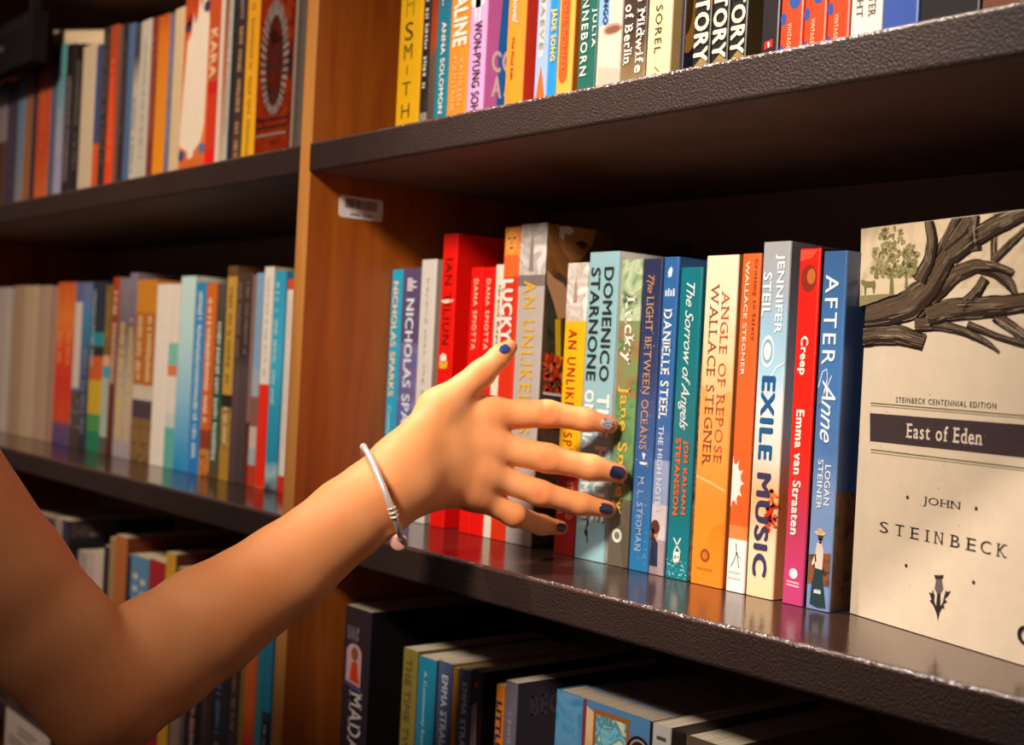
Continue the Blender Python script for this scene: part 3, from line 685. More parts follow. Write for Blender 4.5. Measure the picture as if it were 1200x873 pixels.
# ------------------------------------------------------------------ upper shelf of the right bay
YU = 0.045
GU = 'books on the upper shelf of the right bay'
def upr(xl, xr, ym, sp, label, **k):
    Y = k.pop('Y', YU); h = k.pop('h', 0.198)
    return book(xl, xr, ym, 0, Y, S, sp, label, GU, h=h, **k)
def a_smith(q, w, h, zz):
    for ch, y0, y1, c in (('T', -34, -16, '57480f'), ('H', -8, 20, 'a8860f'), ('S', 27, 48, '2e2a18'), ('M', 52, 70, '3e3414'), ('I', 77, 88, '7a5f10'), ('T', 96, 112, '4a3d12'), ('H', 121, 138, '4a3d12')):
        V, F = text_shape(ch, 'thin'); u0, u1 = (.26, .62) if ch != 'I' else (.40, .46)
        q.add([((u0 + a * (u1 - u0)) * w, -EPS, zz(y1) + b * (zz(y0) - zz(y1))) for a, b, k in V], F, cover(c))
upr(464, 490.5, 120, 'e0a90c', 'mustard yellow book, the first one right of the divider on the upper shelf', art=a_smith, right='8a6010')
upr(491.5, 499.5, 120, [(0, .10, '8d8478'), (.10, .16, '2a2220'), (.16, 1, '231c1b')], 'very slim black book with a white lettered strip on the upper shelf', lines=[('c9c0b6', .25, .8, .95, .2)])
upr(500, 508, 120, blend(((0, '4a3c34'), (.3, '5e4a3c'), (.36, 'a03a14'), (.7, '6a2a14'), (1, '3a2420')), .198), 'slim rust and brown paperback left of the blue-teal one on the upper shelf')
upr(508.5, 524, 110, blend(((0, '137a8a'), (.45, '1a6f86'), (.7, '41506a'), (1, '454a5e')), .198), 'teal to slate blue paperback with white capitals on the upper shelf', right='17404e',
    texts=[('ANNA SOLOMON', 'bold', 'e9e6da', .40, .74, 27, 133), ('L.', 'bold', 'e9e6da', .36, .74, -6, 8)])
upr(524.5, 547, 100, 'ee8a26', 'orange paperback with big white capitals on the upper shelf, left of the lilac one', right='b0581c',
    texts=[('CATALINE', 'heavy', 'f3e8d4', .18, .92, -46, 55), ('KATHLEEN', 'bold', 'f4ae64', .56, .82, 70, 124), ('FOUNTAINE', 'bold', 'f4ae64', .22, .48, 66, 130)])
def a_hand(q, w, h, zz):
    m = cover('efe6dc')
    poly2(q, ell(w * .45, zz(2), w * .42, .005), m, -EPS)
    poly2(q, [(w * .28, zz(-30)), (w * .62, zz(-30)), (w * .60, zz(26)), (w * .54, zz(27)), (w * .5, zz(10)), (w * .40, zz(10)), (w * .36, zz(25)), (w * .28, zz(26))], m, -EPS)
def s_pink(q, D, h, zz):
    poly2(q, [(.012, .001), (.034, .001), (.034, h), (.020, h), (.0125, zz(30)), (.0115, zz(60)), (.013, zz(90))], cover('1d7cc0'), -EPS)
    for s, x0, x1, y0, y1 in (('C', .0065, .0150, 59, 84), ('C', .0160, .0250, 56, 82), ('A', .0075, .0165, 88, 113), ('A', .0185, .0280, 86, 110)):
        V, F = text_shape(s, 'heavy'); q.add([(x0 + a * (x1 - x0), -2 * EPS - k * 1.5e-5, zz(y1) + b * (zz(y0) - zz(y1))) for a, b, k in V], F, cover('efe0cc'))
upr(547.5, 567, 95, 'dca0d0', 'lilac pink paperback with black hand-drawn lettering and a blue shape on its cover', right='d878b4', art=a_hand, side=s_pink, D=.14,
    texts=[('WON-PYUNG SOHN', 'bold', '33202c', .30, .78, 26, 140)])
upr(592, 613, 85, [(0, .52, 'f08a24'), (.52, 1, 'dd6ab0')], 'upper shelf book half orange below and half pink above, beside the lilac one', right='d8361a', h=.198,
    texts=[('The Final Edit', 'bold', '7a2a1c', .32, .46, 43, 93), ('a novel', 'script', 'f4d0e0', .3, .6, -14, 28)])
def a_leaf(q, w, h, zz):
    poly2(q, [(w * .2, .001), (w * .18, .012), (w * .35, .026), (w * .5, .036), (w * .68, .026), (w * .9, .012), (w * .92, .001)], cover('e8601c'), -EPS)
    poly2(q, [(w * .22, zz(66)), (w * .30, zz(68)), (w * .6, zz(66)), (w * .68, zz(60)), (w * .72, zz(-30)), (w * .2, zz(-30))], cover('b8b8b4'), -EPS)
upr(626.5, 641.5, 80, '8fa8d2', 'pale blue book with an orange leaf shape at its foot on the upper shelf', art=a_leaf, texts=[('MAEVE', 'wide', '8f9088', .3, .6, -10, 58)])
upr(642, 652, 75, '1c86c4', 'narrow bright blue book with yellow capitals on the upper shelf', texts=[('JADE SONG', 'heavy', 'e8c23c', .16, .86, 11, 72)])
def a_tongue(q, w, h, zz):
    poly2(q, [(w * .16, zz(-60)), (w * .72, zz(-60)), (w * .72, zz(88)), (w * .62, zz(95)), (w * .44, zz(98)), (w * .26, zz(95)), (w * .16, zz(88))], cover('e8531a'), -EPS)
upr(652.5, 671, 70, 'f0a040', 'amber orange book with a darker orange tongue shape on its spine', art=a_tongue, right='b0601c', texts=[('DONE BONED', 'bold', 'b06a3c', .32, .58, -10, 80)])
upr(677.5, 699, 62, [(0, .055, 'cf2a18'), (.055, 1, '1f5c50')], 'dark green book with white capitals and a red band at its foot', right='163c36',
    texts=[('SONNEBORN', 'wide', 'e6e2d0', .16, .52, -28, 88), ('JULIA', 'wide', 'e6e2d0', .70, .96, 12, 57)])
def a_cup(q, w, h, zz):
    poly2(q, [(w * .02, zz(-50)), (w * .46, zz(-50)), (w * .46, zz(28)), (w * .02, zz(28))], cover('7fa6cc'), -EPS)
    poly2(q, ell(w * .62, zz(35), w * .38, .0036), cover('a8826a'), -EPS); poly2(q, ell(w * .64, zz(35.6), w * .30, .0022), cover('7a5040'), -2 * EPS)
    poly2(q, [(w * .1, .001), (w * .95, .001), (w * .95, .022), (w * .1, .026)], cover('bfa794'), -EPS)
upr(699.5, 727.5, 55, 'd0bba8', 'beige book with a coffee cup picture and a blue corner on the upper shelf', art=a_cup, texts=[('DOMINGO', 'heavy', '2c2c54', .22, .42, -35, 28)])
upr(728.5, 757.5, 50, blend(((0, '8a7450'), (.12, '6a5438'), (.22, '3a2820'), (1, '2e201c')), .198), 'dark brown book with bold cream lettering on two lines on the upper shelf', right='241816',
    texts=[('The Midwife', 'boldserif', 'ece2d0', .60, .94, -30, 86), ('of Berlin', 'boldserif', 'ece2d0', .12, .46, 4, 74)])
def a_twig(q, w, h, zz):
    for i in range(7): poly2(q, ell(w * (.40 + .05 * (i % 4)), zz(78 + 1.8 * i), .0008, .0005, 7), cover('3a3020'), -EPS)
upr(758.5, 786.5, 45, 'e2cc98', 'cream book with black capitals in the middle of the upper shelf', right='c2a468', art=a_twig, texts=[('ED SOREL', 'wide', '3a342a', .34, .62, -25, 62)])
def s_gold(q, D, h, zz):
    poly2(q, [(max(x, .0008), z) for x, z in ell(.0015, zz(8), .0105, .028, 24)], cover('c08a3a'), -EPS); poly2(q, [(max(x, .0009), z) for x, z in ell(.0005, zz(2), .0055, .020, 24)], cover('5c3a1c'), -2 * EPS)
upr(797, 801.5, 45, '2a2430', 'slim dark book with a gold curve on its cover, left of the three matching ones', right='30283a', side=s_gold, D=.15)
def a_story(q, w, h, zz):
    poly2(q, [(.0008, .001), (w - .0008, .001), (w - .0008, .014), (w * .5, .018), (.0008, .013)], picture(('6a5228', '8d7440', '3c3018'), 120), -EPS)
    rnd = random.Random(int(w * 1e6))
    for i in range(8): poly2(q, ell(rnd.uniform(.1, .9) * w, rnd.uniform(.003, .014), .0016, .0006, 8), cover('c0a468'), -2 * EPS)
    for z in (.048, .092): poly2(q, [(.0008, z), (w - .0008, z + .0012), (w - .0008, z + .0034), (.0008, z + .0018)], cover('a85c24'), -EPS)
for i, (xl, xr, ym, lab) in enumerate(((812.5, 833.5, 40, 'leftmost of three matching black books with tall cream capitals on the upper shelf'),
                                       (834.5, 854.5, 37, 'middle one of three matching black books with tall cream capitals on the upper shelf'),
                                       (855.5, 876, 33, 'rightmost of three matching black books with tall cream capitals on the upper shelf'))):
    yb = 73 - 4.6 * i
    upr(xl, xr, ym, '1e1816', lab, art=a_story, right=blend(((0, '6a5228'), (.08, '4e3c1e'), (.4, '3c301c'), (.55, '1c1614'), (1, '1c1614')), .198), texts=[('HISTORY', 'heavy', 'e2d2b6', .08, .90, yb - 118, yb)])
def a_tag(q, w, h, zz):
    poly2(q, [(w * .22, zz(57)), (w * .68, zz(55)), (w * .68, zz(46)), (w * .22, zz(48))], cover('c8201a'), -EPS)
    poly2(q, [(w * .42, zz(55)), (w * .50, zz(55)), (w * .52, zz(50)), (w * .46, zz(48.5)), (w * .40, zz(50))], cover('f0d8c8'), -2 * EPS)
upr(892.5, 913.5, 30, '1f181c', 'plain black book with a small red tag at the foot of its spine', art=a_tag)
def a_spots(q, w, h, zz):
    rnd = random.Random(int(w * 1e7) % 97)
    for x, z, rx, rz in ((.62, .040, .26, .0055), (.2, .046, .12, .003), (.14, .030, .13, .0036), (.44, .054, .08, .0018), (.1, .012, .1, .004), (.3, .062, .14, .003), (.7, .075, .2, .005), (.3, .095, .2, .006)):
        poly2(q, ell(w * x, z, w * rx, rz, 18), cover('2c4a8c'), -EPS)
for i, (xl, xr, ym, lab) in enumerate(((914.5, 941, 30, 'leftmost of three red-orange books with blue spots on the upper shelf'),
                                       (942, 968.5, 25, 'middle one of three red-orange books with blue spots'),
                                       (969.5, 996, 20, 'rightmost of three red-orange books with blue spots, against the white book'))):
    upr(xl, xr, ym, 'cc3c14', lab, art=a_spots, right='7a1c10', texts=[('VINTAGE', 'wide', 'ecc8a0', .36, .54, 27 - 4.5 * i - i, 56 - 5.5 * i)])
upr(997, 1034, 18, 'd8cdbf', 'white book with black serif capitals on two lines, right end of the upper shelf', right='8a7c70',
    texts=[('WATER', 'serif', '2c2826', .58, .80, -28, 21), ('LIGHT', 'serif', '2c2826', .20, .40, -28, 19)])
upr(1035, 1077, 12, '2f4a94', 'thick plain royal blue book near the right end of the upper shelf')
upr(1078, 1149, 5, '16100f', 'very thick black book with no lettering on the upper shelf', kind='hardcover_book')
upr(1150.5, 1200, 1, '6a3c22', 'brown book barely showing at the upper right corner', kind='hardcover_book')

# ------------------------------------------------------------------ lower shelf of the right bay
YL = 0.05
GL = 'books on the lower shelf of the right bay'
def lwr(xl, xr, ym, yt, sp, label, **k):
    Y = k.pop('Y', YL)
    return book(xl, xr, ym, yt, Y, -S, sp, label, GL, **k)
def a_arch(q, w, h, zz):
    m = cover('d2a8a8'); x0, x1 = w * .14, w * .72
    n = 12; pts = [(x0, zz(802)), (x1, zz(806))] + [((x0 + x1) / 2 + (x1 - x0) / 2 * math.cos(math.pi * i / n), zz(768) + (zz(756) - zz(768)) * math.sin(math.pi * i / n)) for i in range(n + 1)]
    poly2(q, pts, m, -EPS)
    poly2(q, ell(w * .46, zz(768), w * .14, .0055, 14), cover('8a5a38'), -2 * EPS)
    poly2(q, [(w * .30, zz(800)), (w * .36, zz(778)), (w * .56, zz(776)), (w * .68, zz(803))], cover('d2401a'), -2 * EPS)
    poly2(q, [(w * .10, zz(806)), (w * .78, zz(812)), (w * .78, zz(808)), (w * .10, zz(802))], cover('5a5080'), -2 * EPS)
def s_sophie(q, D, h, zz):
    put_text(q, 'SOPHIE', 'boldserif', cover('4a3c40'), .045, .095, h - .006, h - .019, 'flat')
lwr(404.5, 435, 722, 713, '2e2530', 'tall thick black book with an orange figure in an arch on its spine', right='1c1618', h=None, D=.15, art=a_arch, side=s_sophie, kind='hardcover_book',
    texts=[('STRAND', 'serif', 'a89aa8', .15, .60, 736, 752), ('MADAM', 'boldserif', 'd8cfc8', .34, .84, 812, 905)])
lwr(472.5, 489.5, 765, 761, '8a7a34', 'olive paperback with tan lettering on the lower shelf', right='6a5a2a', texts=[('THE TIME TWIN', 'bold', '6f5a28', .24, .66, 772, 900)])
lwr(490.2, 511, 778, 771, '1c86a6', 'bright teal-blue paperback between olive and slate ones on the lower shelf', right='5a3020', texts=[('A Community Reader', 'sans', 'cfe2e6', .34, .56, 787, 890)])
for (xl, xr, yt, rt, lab) in ((513.5, 530.5, 776, 'd08a1c', 'slate blue book with white lettering next to the teal-blue one on the lower shelf'),
                              (538, 552.5, 785, '3c4a68', 'slate blue book with white lettering next to the black book with a red dot')):
    lwr(xl, xr, yt + 6, yt, '4f6286', lab, right=rt, texts=[('EMMA STRAUB', 'heavy', 'd8dcdc', .34, .80, yt + 15, yt + 110)])
lwr(531, 537, 786, 783, 'c88718', 'slim golden yellow book between two slate blue books on the lower shelf')
def a_dot(q, w, h, zz): poly2(q, ell(w * .45, zz(803), w * .16, w * .16), cover('d0201c'), -EPS); poly2(q, [(w * .1, zz(880)), (w * .1, zz(830)), (w * .6, zz(822)), (w * .7, zz(880))], cover('a08880'), -EPS)
lwr(553.2, 566, 792, 786, '1c1616', 'black book with a red dot on its spine on the lower shelf', art=a_dot, right='151011', D=.145)
lwr(581.5, 591.5, 806, 803, 'd8781c', 'narrow orange paperback with dark lettering on the lower shelf', texts=[('LITTLE', 'heavy', '2c3450', .2, .85, 822, 880)])
def s_bec(q, D, h, zz): put_text(q, 'BECK', 'boldserif', cover('5c545c'), .012, .052, h - .010, h - .024, 'flat')
lwr(592.5, 606.5, 803, 799, '6a6270', 'grey book with grey capitals on its cover on the lower shelf', right='453e46', side=s_bec, D=.145, lines=[('8a8490', .3, .7, .9, .2)])
# book facing out at the right: blue room with a picture in an orange frame
ob = at(653, 808, 0.045); oh = ob[2] + S
d2 = at(762, 848, 0.045) - ob; ow = abs(d2[0])
blue = empty('paperback_book', (ob[0], 0.045, -S + 0.0004), 'blue book facing outward with a framed picture on its cover, on the lower shelf', 'book', GL)
q = MB(); q.box((0, 0, 0), (ow, .0006, oh), cover('4d7ea8')); q.box((0, .0235, 0), (ow, .0241, oh), cover('4d7ea8')); q.box((0, .0006, 0), (.0006, .0235, oh), cover('2f7ea0')); q.build('cover', blue)
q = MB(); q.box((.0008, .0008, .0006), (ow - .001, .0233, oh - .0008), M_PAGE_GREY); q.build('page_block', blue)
q = MB()
poly2(q, [(.0005, .0005), (ow * .30, .0005), (ow * .30, oh - .0005), (.0005, oh - .0005)], picture(('2c86aa', '5c92b8', '3f7ea6'), 60), -EPS)
poly2(q, [(ow * .30, .0005), (ow * .34, .0005), (ow * .34, oh - .0005), (ow * .30, oh - .0005)], cover('7a3444'), -EPS)
poly2(q, [(ow * .34, .0005), (ow * .46, .0005), (ow * .46, oh - .008), (ow * .34, oh - .004)], cover('e0b98a'), -EPS)
poly2(q, [(ow * .42, oh - .030), (ow * .80, oh - .036), (ow * .80, oh - .004), (ow * .42, oh - .004)], cover('9c5a20'), -2 * EPS)
poly2(q, [(ow * .45, oh - .027), (ow * .77, oh - .032), (ow * .77, oh - .007), (ow * .45, oh - .007)], picture(('4aa0b0', '7ab8c8', '2c7c88', 'c2cfae'), 90), -3 * EPS)
poly2(q, [(ow * .34, oh - .022), (ow * .80, oh - .042), (ow * .80, .0005), (ow * .34, .0005)], cover('d8ae80'), -1.5 * EPS)
poly2(q, ell(ow * .90, oh - .022, .0105, .0105, 28), cover('1c1a20'), -2 * EPS); poly2(q, ell(ow * .90, oh - .022, .0085, .0085, 28), cover('a88c80'), -3 * EPS); poly2(q, ell(ow * .90, oh - .022, .0072, .0072, 28), cover('221e26'), -4 * EPS)
q.build('cover_artwork', blue)
for k, (nm, c) in enumerate((('first', '4a6a86'), ('second', '6a5248'), ('third', '3f4a5e'), ('fourth', '5a4a44'))):
    bk = empty('paperback_book', (ob[0] + .001, .045 + .0245 * (k + 1), -S + .0004), nm + ' book standing directly behind the outward facing blue book', 'book', GL)
    hh = oh - .001 - .0006 * k
    q = MB(); q.box((0, 0, 0), (ow, .0006, hh), cover(c)); q.box((0, .0232, 0), (ow, .0238, hh), cover(c)); q.box((0, .0006, 0), (.0006, .0232, hh), cover(c)); q.build('cover', bk)
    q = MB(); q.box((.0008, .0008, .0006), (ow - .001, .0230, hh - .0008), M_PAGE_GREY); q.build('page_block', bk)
lwr(764, 786, 860, 850, 'b8b4ac', 'pale spined book just right of the outward facing blue book', right='3c302a', Y=.036, D=.14, lines=[('4a4644', .2, .8, .97, .9)])
lwr(800, 852, 890, 868, '5a4a40', 'dark book with dusty page tops at the right of the lower shelf', Y=.05, D=.14)

# ------------------------------------------------------------------ left bay, upper shelf
GLU = 'books on the upper shelf of the left bay'
YLU = 0.05
def lup(xl, xr, ym, yt, sp, label, **k):
    Y = k.pop('Y', YLU)
    return book(xl, xr, ym, yt or 0, Y, S, sp, label, GLU, h=k.pop('h', None if yt else 0.2), **k)
lup(-6, 8, 139, 98, [(0, .55, '5a3a24'), (.55, .9, '9a8a90'), (.9, 1, '4a7290')], 'book with blue top and pinkish middle at the far left of the upper shelf')
lup(8.5, 20.5, 139, 96, '3c3448', 'dusky violet dark book, second from the far left of the upper left shelf', lines=[('584a60', .3, .7, .9, .2)])
lup(21, 29, 139, 90, blend(((0, '8a8078'), (.35, '6a7a90'), (1, '4a86a0')), .2), 'steel blue book fading to grey at its foot on the upper left shelf')
lup(29.5, 37, 139, 84, '9a5c30', 'brown orange slim book with a pale tip at its foot on the upper left shelf')
lup(37.5, 43, 139, 78, '2a2228', 'slim black book left of the broad orange book on the upper left shelf')
lup(43.5, 58, 139, 68, blend(((0, 'c86018'), (.4, 'b83c10'), (1, 'b44814')), .2), 'broad burnt orange book near the hanging sign on the upper left shelf', lines=[('cc6424', .35, .65, .9, .4)])
lup(58.5, 65, 139, 64, '4c586c', 'slate grey slim book right of the broad orange book')
lup(65.5, 74, 139, 54, blend(((0, '9a94b4'), (.4, '8c8ca4'), (.75, '5a8a94'), (1, '4e9494')), .2), 'lilac and teal book under the book lying flat', lines=[('b0aab8', .3, .7, .6, .3)])
lup(74.5, 84.5, 139, 54, '241c1e', 'black book under the left half of the cream book lying flat', lines=[('8a7c78', .3, .7, .8, .15)])
lup(85, 93.5, 139, 54, '1e181a', 'black book left of the upright cream book on the upper left shelf', lines=[('706460', .3, .7, .9, .2)])
cb = lup(94, 109, 139, 54.5, 'c8b496', 'upright cream book under the right end of the cream book lying flat')
lup(109.5, 116, 139, 55, [(0, .36, 'cc5418'), (.36, 1, '3c4874')], 'slim book navy above and orange below on the upper left shelf')
lup(116.5, 124.5, 139, 34, '2c2624', 'dark brown book left of the red-orange one on the upper left shelf', lines=[('6a5a50', .3, .7, .95, .2)])
lup(125, 133.5, 139, 32, blend(((0, 'd8420c'), (.3, 'd83c10'), (.6, 'b8340e'), (1, '9c3c14')), .2), 'red-orange slim book on the upper left shelf', lines=[('e87030', .3, .7, .8, .2)])
lup(134, 138.5, 139, 33, '6e4c3a', 'thin brown book beside the red-orange one')
lup(139, 145.5, 139, 30, '2a2024', 'thin black book left of the blue one on the upper left shelf', lines=[('584a4c', .3, .7, .9, .3)])
lup(146, 153, 139, 30, '48648c', 'medium blue slim book on the upper left shelf')
lup(153.5, 160, 139, 33, blend(((0, 'b8b4a4'), (.6, 'a8a090'), (.75, '3a3634'), (1, '3e3836')), .2), 'slim grey book with a dark top on the upper left shelf', lines=[('5c5650', .3, .7, .6, .1)])
lup(160.5, 172.5, 139, 26, 'b9b4a6', 'pale grey-white tall book on the upper left shelf', lines=[('88847a', .35, .65, .9, .2)])
lup(173, 180, 139, 23, '7a2c20', 'maroon slim book left of the amber one on the upper left shelf', lines=[('a85a44', .3, .7, .9, .3)])
lup(180.5, 193, 139, 20, blend(((0, 'd8860f'), (.5, 'cc7c14'), (.8, 'c46814'), (1, '9c3410')), .2), 'amber book with a red-brown top on the upper left shelf', right='7c2a12')
lup(193.5, 199, 139, 18, '6a6a86', 'slim blue-grey book right of the amber one', lines=[('8e8ca0', .3, .7, .9, .2)])
lup(199.5, 210.5, 139, 12, [(0, 1, 'cdb48c')], 'tan book with an orange edge left of the white splash book', right='c8701c')
def a_splash(q, w, h, zz):
    pts = []
    rnd = random.Random(3)
    L = [(.10, zz(170)), (.02, zz(168)), (.05, zz(130)), (.12, zz(80)), (.16, zz(48)), (.30, zz(38)), (.36, zz(15)), (.42, zz(30)), (.52, zz(22)), (.58, zz(-5)), (.66, zz(18)), (.74, zz(-10)), (.86, zz(4)), (.97, zz(30)), (.97, zz(95)), (.95, zz(150)), (.84, zz(168)), (.62, zz(176)), (.55, zz(184)), (.40, zz(186)), (.34, zz(176))]
    poly2(q, [(x * w, z) for x, z in L], cover('e2d4c0'), -EPS)
    for x, y, c in ((.16, 30, '2c3454'), (.22, 22, '8c2414'), (.90, 176, '5a7090'), (.86, 14, '2c3454'), (.12, 180, '2c4a7c')):
        poly2(q, ell(x * w, zz(y), w * .12, .006, 12), cover(c), -2 * EPS)
lup(211, 241, 139, 0, blend(((0, 'c04818'), (.2, 'd0702c'), (.75, 'c4541c'), (1, 'a02c12')), .2), 'orange book with a big white paint splash down its spine on the upper left shelf', art=a_splash)
lup(242, 253.5, 120, 0, [(0, .14, 'dc140c'), (.14, .42, 'c83410'), (.42, .48, 'c01c10'), (.48, 1, 'b84c1c')], 'red-orange book with pale letters near the right end of the upper left shelf',
    texts=[('KARA', 'heavy', 'e4bc94', .18, .86, 35, 92)])
lup(254, 258, 120, 0, 'd4c8bc', 'very slim white book right of the red-orange lettered one on the upper left shelf')
lup(258.5, 262.5, 120, 0, blend(((0, 'b8a890'), (.5, 'a85a34'), (1, '6a3c2c')), .2), 'very slim rusty brown book on the upper left shelf')
lup(263, 267.5, 120, 0, 'b0b0a8', 'very slim pale grey book left of the black one near the yellow spine', lines=[('706c66', .3, .7, .9, .2)])
lup(268, 273.5, 120, 0, '1e1c22', 'slim black book left of the dark brown lettered one on the upper left shelf')
lup(274, 283.5, 120, 0, blend(((0, '5c4434'), (.3, '3a2a22'), (1, '2a2020')), .2), 'dark brown book with tan lettering left of the yellow spine', lines=[('b48c64', .25, .75, .7, .05), ('8c8078', .3, .7, .98, .74)])
def s_mask(q, D, h, zz):                             # patterned front board: dark oval ringed by pale dashes on orange-red
    V = .036
    poly2(q, [(.0008, .001), (V, .001), (V, h), (.0008, h)], picture(('c43a10', 'd24e1a', '9c2810', '4a3238'), 60), -EPS)
    cx_, cz_ = .0175, zz(68); b0 = .5 * (zz(14) - zz(122))
    poly2(q, ell(cx_, cz_, .0125, b0 + .006, 30), cover('7a2412'), -2 * EPS)
    poly2(q, ell(cx_, cz_, .0085, b0, 30), picture(('3a2228', '8c3418', '4a3c48'), 90), -3 * EPS)
    for i in range(40):
        t = 2 * math.pi * i / 40; a, b = .0118, b0 + .0045
        x, z = cx_ + a * math.cos(t), cz_ + b * math.sin(t); dx, dz = math.cos(t) * .0028, math.sin(t) * .0055 + .0015; nx_, nz_ = -math.sin(t) * .0007, math.cos(t) * .0022
        poly2(q, [(x - dx - nx_, z - dz - nz_), (x + dx - nx_, z + dz - nz_), (x + dx + nx_, z + dz + nz_), (x - dx + nx_, z - dz + nz_)], cover('e2d2cc' if i % 3 else 'c8b4b4'), -4 * EPS)
    for k in range(3): poly2(q, [(.002, zz(160 - 9 * k)), (.033, zz(148 - 9 * k)), (.033, zz(150.5 - 9 * k)), (.002, zz(162.5 - 9 * k))], cover('dccfc4' if k == 0 else '4a3a42'), -4 * EPS)
lup(285, 299.5, 120, 0, blend(((0, 'e0a80f'), (.5, 'd8980f'), (1, 'c88a10')), .2), 'yellow spined book with an orange and white patterned cover on the upper left shelf', right='b03a18', side=s_mask, D=.145, lines=[('8a6a18', .3, .65, .8, .05)])
def s_lines(q, D, h, zz):
    for i in range(64):
        z = h - .004 - i * .003; poly2(q, [(.0012, z), (.006 - .002 * ((i * 7) % 5 == 0), z), (.006, z - .0010), (.0012, z - .0010)], cover('5c5450'), -EPS)
lup(341.5, 343, 120, 0, '8c8078', 'slim grey book with fine printed lines on its cover, against the divider', Y=0.084, right='a89c92', side=s_lines, D=.13)
# cream book lying flat on the standing ones
fa, fb = at(61, 51.5, 0.052), at(121, 52, 0.052); FWD = math.hypot(fb[0] - fa[0], fb[2] - fa[2]); FTH, FDP = 0.0165, 0.115
flat = empty('paperback_book', (fa[0], 0.052, fa[2] + .0006), 'cream book lying flat on top of the standing books on the upper left shelf', 'book', GLU)
flat.rotation_euler = (0, math.atan2(fa[2] - fb[2], fb[0] - fa[0]), 0)
q = MB(); q.box((0, 0, 0), (FWD, FDP, .0006), cover('c8b494')); q.box((0, 0, FTH - .0006), (FWD, FDP, FTH), cover('c8b494')); q.box((0, FDP - .0006, .0006), (FWD, FDP, FTH - .0006), cover('c8b494')); q.build('cover', flat)
q = MB(); q.box((.0008, .0008, .0006), (FWD - .0008, FDP - .0008, FTH - .0006), pages_mat('dcc6a0', 2)); q.build('page_block', flat)

# dark sign hanging under the top shelf at the left
sg = empty('hanging_sign', (-1.700, 0.020, 0.468), 'dark hanging sign box under the top shelf at the upper left corner', 'sign')
q = MB(); q.box((-.20, -.012, 0), (.113, .006, .062), cover('131011', .8, 0)); q.build('sign_box', sg)
q = MB(); q.box((-.19, -.0126, .045), (.098, -.012, .056), cover('1a1617', .8, 0)); q.build('header_strip', sg)
q = MB()
for i in range(5): q.box((-.07 + i * .016, -.0127, .027), (-.059 + i * .016, -.0120, .034), cover('5a4c4a', .6, 0))
q.build('lettering', sg)
for x in (-.12, .06):
    q = MB(); q.box((x, .0, .062), (x + .012, .010, 2 * S - TH - .4686), cover('241c1c', .5, 0)); q.build('hanger_tab', sg)

# ------------------------------------------------------------------ left bay, middle shelf
GLM = 'books on the middle shelf of the left bay'
YLM = 0.080
def lmd(xl, xr, ym, yt, sp, label, **k):
    return book(xl, xr, ym, yt, k.pop('Y', YLM), 0.0, sp, label, GLM, **k)
lmd(-7, 7, 429, 337, 'cfc4bc', 'greyish white book at the far left edge of the middle left shelf', D=.12)
lmd(12, 26, 429, 335, 'b4987c', 'leftmost of the plain beige spines on the middle left shelf')
lmd(26.3, 39.5, 429, 335, 'c4ac8c', 'brightest cream one of the plain beige spines on the middle left shelf')
lmd(40, 54.5, 429, 335, 'b39880', 'broad dusty beige spine left of the narrow pinkish one')
lmd(55, 63.5, 429, 336, 'a5836e', 'narrow pinkish beige spine left of the orange-red pair')
for (xl, xr, lab) in ((64, 73.7, 'left one of two matching books shading orange to red with violet feet'), (74, 83.8, 'right one of two matching books shading orange to red, beside the white spine')):
    lmd(xl, xr, 429, 331, blend(((0, '4a4474'), (.12, '6a4468'), (.16, 'c8481c'), (.4, 'c83414'), (.62, 'd2481a'), (.8, 'd8782c'), (1, 'c8561c')), .2), lab, lines=[('eca060', .3, .7, .7, .5)])
def a_w(q, w, h, zz): poly2(q, [(w * .1, h * .36), (w * .9, h * .36), (w * .9, h * .88), (w * .1, h * .88)], cover('d2c8bc'), -EPS)
lmd(84.5, 94.5, 429, 331, [(0, .12, '4a3a34'), (.12, .34, picture(('6a5c58', '2c2628', '9c9088'), 120)), (.34, 1, '5a6a98')], 'white labelled slim book with dark patterned foot on the middle left shelf', art=a_w)
lmd(95, 103, 429, 331, blend(((0, '2c2838'), (.5, '3c4866'), (.8, '3a7ca8'), (1, '6a6a94')), .2), 'slim blue to black book left of the teal and yellow one', lines=[('8a94a8', .3, .7, .6, .1)])
lmd(104.5, 119.5, 429, 330, [(0, .12, '1f7a5c'), (.12, .22, '4a9050'), (.22, .42, 'c8a81c'), (.42, .56, 'c85c1c'), (.56, .62, '2a2420'), (.62, .70, '1a8a94'), (.70, 1, '24303c')], 'broad book banded dark blue, orange, yellow and green on the middle left shelf', lines=[('a4b4b4', .05, .3, .95, .5)])
lmd(120, 127.5, 429, 334, [(0, .10, '5c5450'), (.10, .45, 'a8b4a8'), (.45, .52, '3ca0b4'), (.52, .58, 'd8a884'), (.58, 1, '7a5c24')], 'slim ochre and pale green book on the middle left shelf', lines=[('a07c34', .3, .7, .95, .65)])
lmd(128, 135.5, 429, 325, blend(((0, '4a2418'), (.4, '6a2c18'), (.8, '8a3818'), (1, 'a03c18')), .2), 'slim red-brown book with cream lettering on the middle left shelf', lines=[('e4c4a4', .2, .8, .92, .4)])
for (xl, xr, yt, lab) in ((136, 147.3, 326, 'left one of two grey violet books with yellow speckled spines'), (147.6, 156, 320, 'right one of two grey violet books with yellow speckles, taller than its twin')):
    lmd(xl, xr, 429, yt, blend(((0, '9a909c'), (.3, 'b0a090'), (.45, 'a4988c'), (.75, '6a5c68'), (1, '7c7480')), .2), lab, lines=[('d8b848', .2, .8, .75, .1)])
